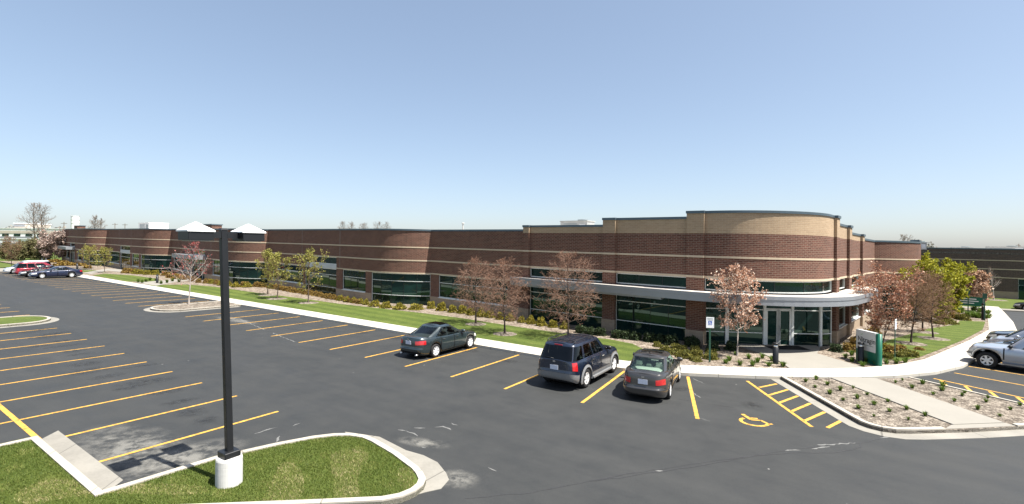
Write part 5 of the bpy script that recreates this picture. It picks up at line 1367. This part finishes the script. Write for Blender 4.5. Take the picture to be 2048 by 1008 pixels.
# ------------------------------------------------------------------ parking signs
def text_mesh(txt,size,name,mat,parent,loc,rot,ext=.002,align='LEFT',bold=0.):
    c=bpy.data.curves.new(name,'FONT'); c.body=txt; c.size=size; c.extrude=ext; c.align_x=align; c.offset=bold
    o=bpy.data.objects.new(name,c); C.objects.link(o); dg=bpy.context.evaluated_depsgraph_get(); me=bpy.data.meshes.new_from_object(o.evaluated_get(dg)); bpy.data.objects.remove(o)
    me.materials.clear(); me.materials.append(mat); o=bpy.data.objects.new(name,me); C.objects.link(o); o.parent=parent; o.location=loc; o.rotation_euler=rot; return o
def icon(mb,x,y,z,s):       # small wheelchair figure facing -y
    def q(x0,z0,x1,z1,w):
        dx,dz=x1-x0,z1-z0; l=math.hypot(dx,dz); nx,nz=-dz/l*w/2,dx/l*w/2
        mb.quad([(x+s*(x0-nx),y,z+s*(z0-nz)),(x+s*(x1-nx),y,z+s*(z1-nz)),(x+s*(x1+nx),y,z+s*(z1+nz)),(x+s*(x0+nx),y,z+s*(z0+nz))])
    q(-.1,.45,-.1,.31,.15); q(-.1,.28,-.06,-.05,.13); q(-.06,.10,.18,.10,.1); q(-.06,-.05,.2,-.05,.12); q(.2,-.05,.34,-.38,.12)
    p=[(-.02+.32*math.cos(R_(a)),-.18+.30*math.sin(R_(a))) for a in range(110,350,24)]
    for a,b in zip(p,p[1:]): q(*a,*b,.09)
def parking_sign(px,py,label,H,rz,z=.11):
    loc,pm=at_px(px,py,z); t=thing('parking_sign',label,'sign',loc,rz)
    b=MB(); b.box((0,.03,H*.5-.02),(.055,.035,H)); b.box((-.035,.03,H*.5-.02),(.014,.03,H)); b.box((.035,.03,H*.5-.02),(.014,.03,H)); b.build('post',M['greenpost'],t,local=True)
    w,h=.36,.52; zc=H-.14
    p=MB(); p.box((0,.0,zc),(w,.008,h)); pl=p.build('sign_plate',M['signwhite'],t,local=True); m_=pl.modifiers.new('b','BEVEL'); m_.width=.003
    i=MB(); i.box((0,-.0055,zc-.02),(.17,.003,.19)); io=i.build('blue_panel',M['signblue'],None,local=True); io.parent=pl
    i=MB(); icon(i,0,-.008,zc-.02,.17); io=i.build('wheelchair_symbol',M['signwhite'],None,local=True); io.parent=pl
    a=text_mesh('RESERVED',.058,'lettering',M['greenpost'],pl,(0,-.006,zc+.17),(R_(90),0,0),.001,'CENTER'); text_mesh('PARKING',.055,'lettering',M['greenpost'],pl,(0,-.006,zc+.105),(R_(90),0,0),.001,'CENTER')
    return t
parking_sign(1419.5,724,'white disabled parking sign on a green post, left of the glass entrance',2.05,R_(22))
parking_sign(1791,721,'white disabled parking sign on a green post right of the monument sign',2.0,R_(75))
# ------------------------------------------------------------------ monument sign
a0=G(1711,719,.1); a1=G(1755,733,.1)
dx,dy=a1[0]-a0[0],a1[1]-a0[1]; Ls=math.hypot(dx,dy); az=math.atan2(dy,dx)
ms=thing('monument_sign','green and grey slab sign lettered with the company name beside the entrance walk','sign',((a0[0]+a1[0])/2,(a0[1]+a1[1])/2,.10),az)
Hs=1.60; D_=.20
b=MB(); b.box((0,D_/2,Hs*.5-.05),(Ls-.02,D_,Hs)); bo_=b.build('slab',M['signgreen'],ms,local=True); m_=bo_.modifiers.new('b','BEVEL'); m_.width=.012
b=MB(); b.lathe((Ls/2-.02,D_/2,0),[(D_/2+.012,-.1),(D_/2+.012,Hs-.04),(0,Hs-.03)],20); b.build('end_post',M['signgreen'],ms,local=True,smooth=True)
b=MB(); b.box((-.03,-.008,Hs*.685),(Ls-.18,.02,Hs*.60)); fc=b.build('sign_face',M['signgrey'],ms,local=True)
b=MB(); b.box((-.05,D_/2-.02,Hs-.03),(Ls-.24,D_-.02,.03)); b.build('top_cap',M['signgrey'],ms,local=True)
text_mesh('Nitragin',.35,'lettering',M['signblack'],fc,(-Ls/2+.17,-.0205,Hs*.64),(R_(90),0,0),.002,'LEFT',.004)
b=MB(); b.box((.12,-.0195,Hs*.555),(Ls-.75,.003,.022)); o=b.build('rule_line',M['greenpost'],None,local=True); o.parent=fc
b=MB()
for k in range(3): b.quad([(-Ls/2+.36+.02*k,-.0215,Hs*.64+.30+.03*k),(-Ls/2+.40+.05*k,-.0215,Hs*.64+.33+.02*k),(-Ls/2+.42+.05*k,-.0215,Hs*.64+.37+.02*k)])
o=b.build('leaf_emblem',plain('leaf_emblem_green',(.10,.33,.06),.5,0,.1,9),None,local=True); o.parent=fc
# direction sign far right
ds=thing('direction_sign','small green direction sign on two posts near the end of the curved walk','sign',(*G(1938,629,.1),.1),R_(-15))
b=MB(); b.box((0,0,1.25),(2.0,.06,.85)); pn=b.build('sign_panel',M['signgreen'],ds,local=True)
for s,mm in ((-.95,'greenpost'),(.95,'alu')): b=MB(); b.box((s,.02,.85),(.10,.10,1.75)); b.build('post',M[mm],ds,local=True)
b=MB()
for k,wd in enumerate((1.2,1.5,.9)): b.box((-.1,-.034,1.48-.2*k),(wd,.004,.08))
o=b.build('white_lettering_bars',M['signwhite'],None,local=True); o.parent=pn
t=thing('sign_post','thin green post by the bollard light at the end of the right lawn','post',(*G(1969,641,.1),.1),0); b=MB(); b.box((0,0,1.1),(.07,.05,2.4)); b.build('post',M['greenpost'],t,local=True)
b=MB(); b.box((0,-.03,2.1),(.30,.01,.45)); b.build('sign_plate',M['greenpost'],t,local=True)
t=thing('sign_post','thin green post in the bed left of the small direction sign','post',(*G(1936,631,.1),.1),0); b=MB(); b.box((0,0,1.2),(.07,.05,2.5)); b.build('post',M['greenpost'],t,local=True); b=MB(); b.box((0,-.03,2.2),(.30,.01,.45)); b.build('sign_plate',M['greenpost'],t,local=True)
# ------------------------------------------------------------------ far right drive and lawn
sheet('drive_kerb',[G(1850,612,.1),G(2048,622.5,.1),G(2120,627,.1),G(2120,625.2,.1),G(2048,620,.1),G(1850,608.5,.1)],.12,'kerb')
sheet('lawn',[G(1850,608.8,.1),G(2048,620.2,.1),G(2300,633,.1),(60,65.8),(16.5,70.2)],.115,'lawn')
# ------------------------------------------------------------------ beyond the left end of the lot
sheet('sidewalk',[(-91.0,-13),(-91.0,5.6),(-96.5,7.5),(-101,4),(-97,-13)],.10,'sidewalk')
sheet('lawn',[(-96.5,7.6),(-101,4.2),(-118,8),(-160,14),(-160,40),(-128,30),(-128,11.5)],.05,'lawn2')
def shed(name,label,pxs,top,Y,dep,mat,wh,band=None,rot=0,windows=0,flat=False):
    """industrial building facing the lot at distance Y"""
    a=roofspot(pxs[0],top,Y); b_=roofspot(pxs[1],top,Y); Wd=math.dist(a[:2],b_[:2]); c=((a[0]+b_[0])/2,(a[1]+b_[1])/2)
    g0=gz(*c); H=a[2]*.5+b_[2]*.5-g0; az=math.atan2(b_[1]-a[1],b_[0]-a[0])
    t=thing(name,label,'building',(c[0],c[1],0),az)
    m=MB(); m.box((0,dep/2,H/2-1),(Wd,dep,H+2)); m.build('wall',M[mat],t,local=True)
    m=MB(); m.box((0,dep/2,H-.02+.15),(Wd+.5,dep+.5,.34)); m.build('roof',M['hvacw'],t,local=True)
    if band:
        for (f0,f1,bm) in band:
            m=MB(); m.box((0,-.06,H*(f0+f1)/2),(Wd-.1,.14,H*(f1-f0))); m.build('wall_panel',M[bm],t,local=True)
    for i in range(windows):
        m=MB(); m.box((-Wd/2+(i+.5)*Wd/windows,-.16,H*.62),(Wd/windows*.55,.12,H*.14)); m.build('window',M['glass'],t,local=True)
    return t
shed('warehouse','long white warehouse beyond the trees at the far left, nearest row',(-60,150),478,185,26,'whitewall',6,[(.0,.60,'greywall')],0,7)
shed('warehouse','pale warehouse with grey upper panels behind the nearest white one',(-70,140),457,235,40,'whitewall',8,[(.70,.86,'tanwall'),(.30,.52,'greywall')],0,9)
shed('warehouse','small boxy plant building rising above the warehouses at the far left',(28,50),447,250,14,'tanwall',6,[(.86,.95,'greywall')])
sl=roofspot(150.5,433,150); g0=gz(sl[0],sl[1]); t=thing('storage_tank','tall white cylindrical tank behind the far left end of the brick building','tank',(sl[0],sl[1],0))
hh=sl[2]-g0; rr=1.02
b=MB(); b.lathe((0,0,0),[(rr,-.2),(rr,hh),(rr*.9,hh+.12),(0,hh+.15)],28); b.build('shell',M['whitewall'],t,local=True,smooth=False)
b=MB()
for f in (.80,.90,.995): b.lathe((0,0,hh*f),[(rr,.0),(rr+.04,.02),(rr+.04,.10),(rr,.12)],28)
for k in range(14): a=6.283*k/14; b.tube([(rr*math.cos(a),rr*math.sin(a),hh),(rr*math.cos(a),rr*math.sin(a),hh+.5)],.03,4)
b.build('hoop_and_rail',M['hvac'],t,local=True)
for i,(px,tp,Y) in enumerate(((128,444,190),(230,446,210),(250,447,220))):
    q=roofspot(px,tp,Y); g0=gz(q[0],q[1]); hh=q[2]-g0
    t=thing('utility_pole','timber utility pole with crossarm far behind the roof, %s from left'%ORD[i],'utility pole',(q[0],q[1],0),.5,'distant utility poles')
    b=MB(); b.tube([(0,0,-.2),(0,0,hh)],[.18,.12],6); b.build('pole',M['woodp'],t,local=True); b=MB(); b.box((0,0,hh-.6),(2.6,.15,.18)); b.build('crossarm',M['woodp'],t,local=True)
# parked cars and the low scrub by the warehouses (far away, plain at this size)
g='distant cars by the white warehouse'
for i,(px,py,pm_) in enumerate(((40,500,P_blue),(28,501,P_black),(55,500.5,P_white),(66,500.5,P_slate),(14,501,P_white))):
    u,v=G(px,py+.0,.0); q=roofspot(px,497,165)
    car('sedan','%s distant parked car from the left before the white warehouse'%['second','third','fourth','fifth','first'][i] if False else ['dark blue distant car','black distant car','white distant car right of the dark blue one','slate blue distant car','white leftmost distant car'][i]+' parked before the white warehouse',LONG,(q[0],q[1],0),R_(36+8*i),pm_,'car',g)
# far-off woods on the horizon: one bare, hazy mass
def wood(px0,px1,top0,top1,Y,seed,n):
    rng=np.random.default_rng(seed); P=[]; S=[]
    for i in range(n):
        f=rng.uniform(); px=px0+(px1-px0)*f; tp=top0+(top1-top0)*f+rng.uniform(0,3)+2.2*math.sin(f*37+seed)
        u,v,z=roofspot(px,tp,Y*rng.uniform(.9,1.15)); g0=gz(u,v); hh=max(3,z-g0)
        w=hh*.32; k=46; d=unit(rng.normal(size=(k,3)))*rng.uniform(.3,1,(k,1))
        P.append(np.array([u,v,g0+hh*.62])+d*np.array([w,w,hh*.38]))
        S.append((np.array([u,v,g0-1]),np.array([u,v,g0+hh*.9]),.25,.05))
    P=np.concatenate(P); V,q,t=leafquads(P,1.5,rng,1.3); V2,q2=twigtubes(S)
    o=npobj('distant_wood',np.concatenate([V,V2]),np.concatenate([q,q2+len(V)]),[LEAF['haze'],M['twigg']],np.concatenate([np.zeros(len(q),int),np.ones(len(q2),int)]),np.concatenate([t,np.zeros(len(V2))])); o['kind']='stuff'
wood(-60,130,451,453,420,1,70); wood(1835,1860,478,482,420,3,8)
# ------------------------------------------------------------------ camera, sun and sky
cam=bpy.data.cameras.new('camera'); co=bpy.data.objects.new('camera',cam); C.objects.link(co); sc.camera=co
cam.sensor_width=36; cam.lens=F/2048*36; cam.clip_end=6000; cam.clip_start=.1
co.location=CAM
co.matrix_world=Matrix.Translation(CAM)@Matrix.Rotation(-TH,4,'Z')@Matrix.Rotation(R_(90),4,'X')@Matrix.Rotation(ROLL,4,'Z')
cam.shift_y=-(504-YH)/2048
SUN_EL=62.0; SUN_AZ=5.0          # height; direction measured from the kerb line towards the building
s=bpy.data.lights.new('sun','SUN'); s.energy=5.0; s.angle=R_(.53); s.color=(1,.955,.88)
so=bpy.data.objects.new('sun',s); C.objects.link(so)
d=Vector((math.cos(R_(SUN_EL))*math.cos(R_(SUN_AZ)),math.cos(R_(SUN_EL))*math.sin(R_(SUN_AZ)),math.sin(R_(SUN_EL))))
so.rotation_euler=d.to_track_quat('Z','Y').to_euler(); so.location=(20,0,60)
w=bpy.data.worlds.new('World'); sc.world=w; w.use_nodes=True; nt=w.node_tree
sky=nt.nodes.new('ShaderNodeTexSky'); sky.sky_type='NISHITA'; sky.sun_disc=False
sky.sun_elevation=R_(SUN_EL); sky.sun_rotation=R_(90-SUN_AZ)
sky.altitude=0; sky.air_density=.8; sky.dust_density=1.3; sky.ozone_density=5.0
bg=nt.nodes['Background']; gm=nt.nodes.new('ShaderNodeGamma'); gm.inputs[1].default_value=.66; L(nt,sky.outputs[0],gm.inputs[0]); mx=N(nt,'ShaderNodeMix',data_type='RGBA',blend_type='MULTIPLY'); mx.inputs[0].default_value=1; L(nt,gm.outputs[0],mx.inputs[6]); mx.inputs[7].default_value=(1.09,1.05,1.0,1); L(nt,mx.outputs[2],bg.inputs[0]); bg.inputs[1].default_value=.139
sc.view_settings.view_transform='Standard'; sc.view_settings.look='None'; sc.view_settings.exposure=1.26; sc.view_settings.gamma=1
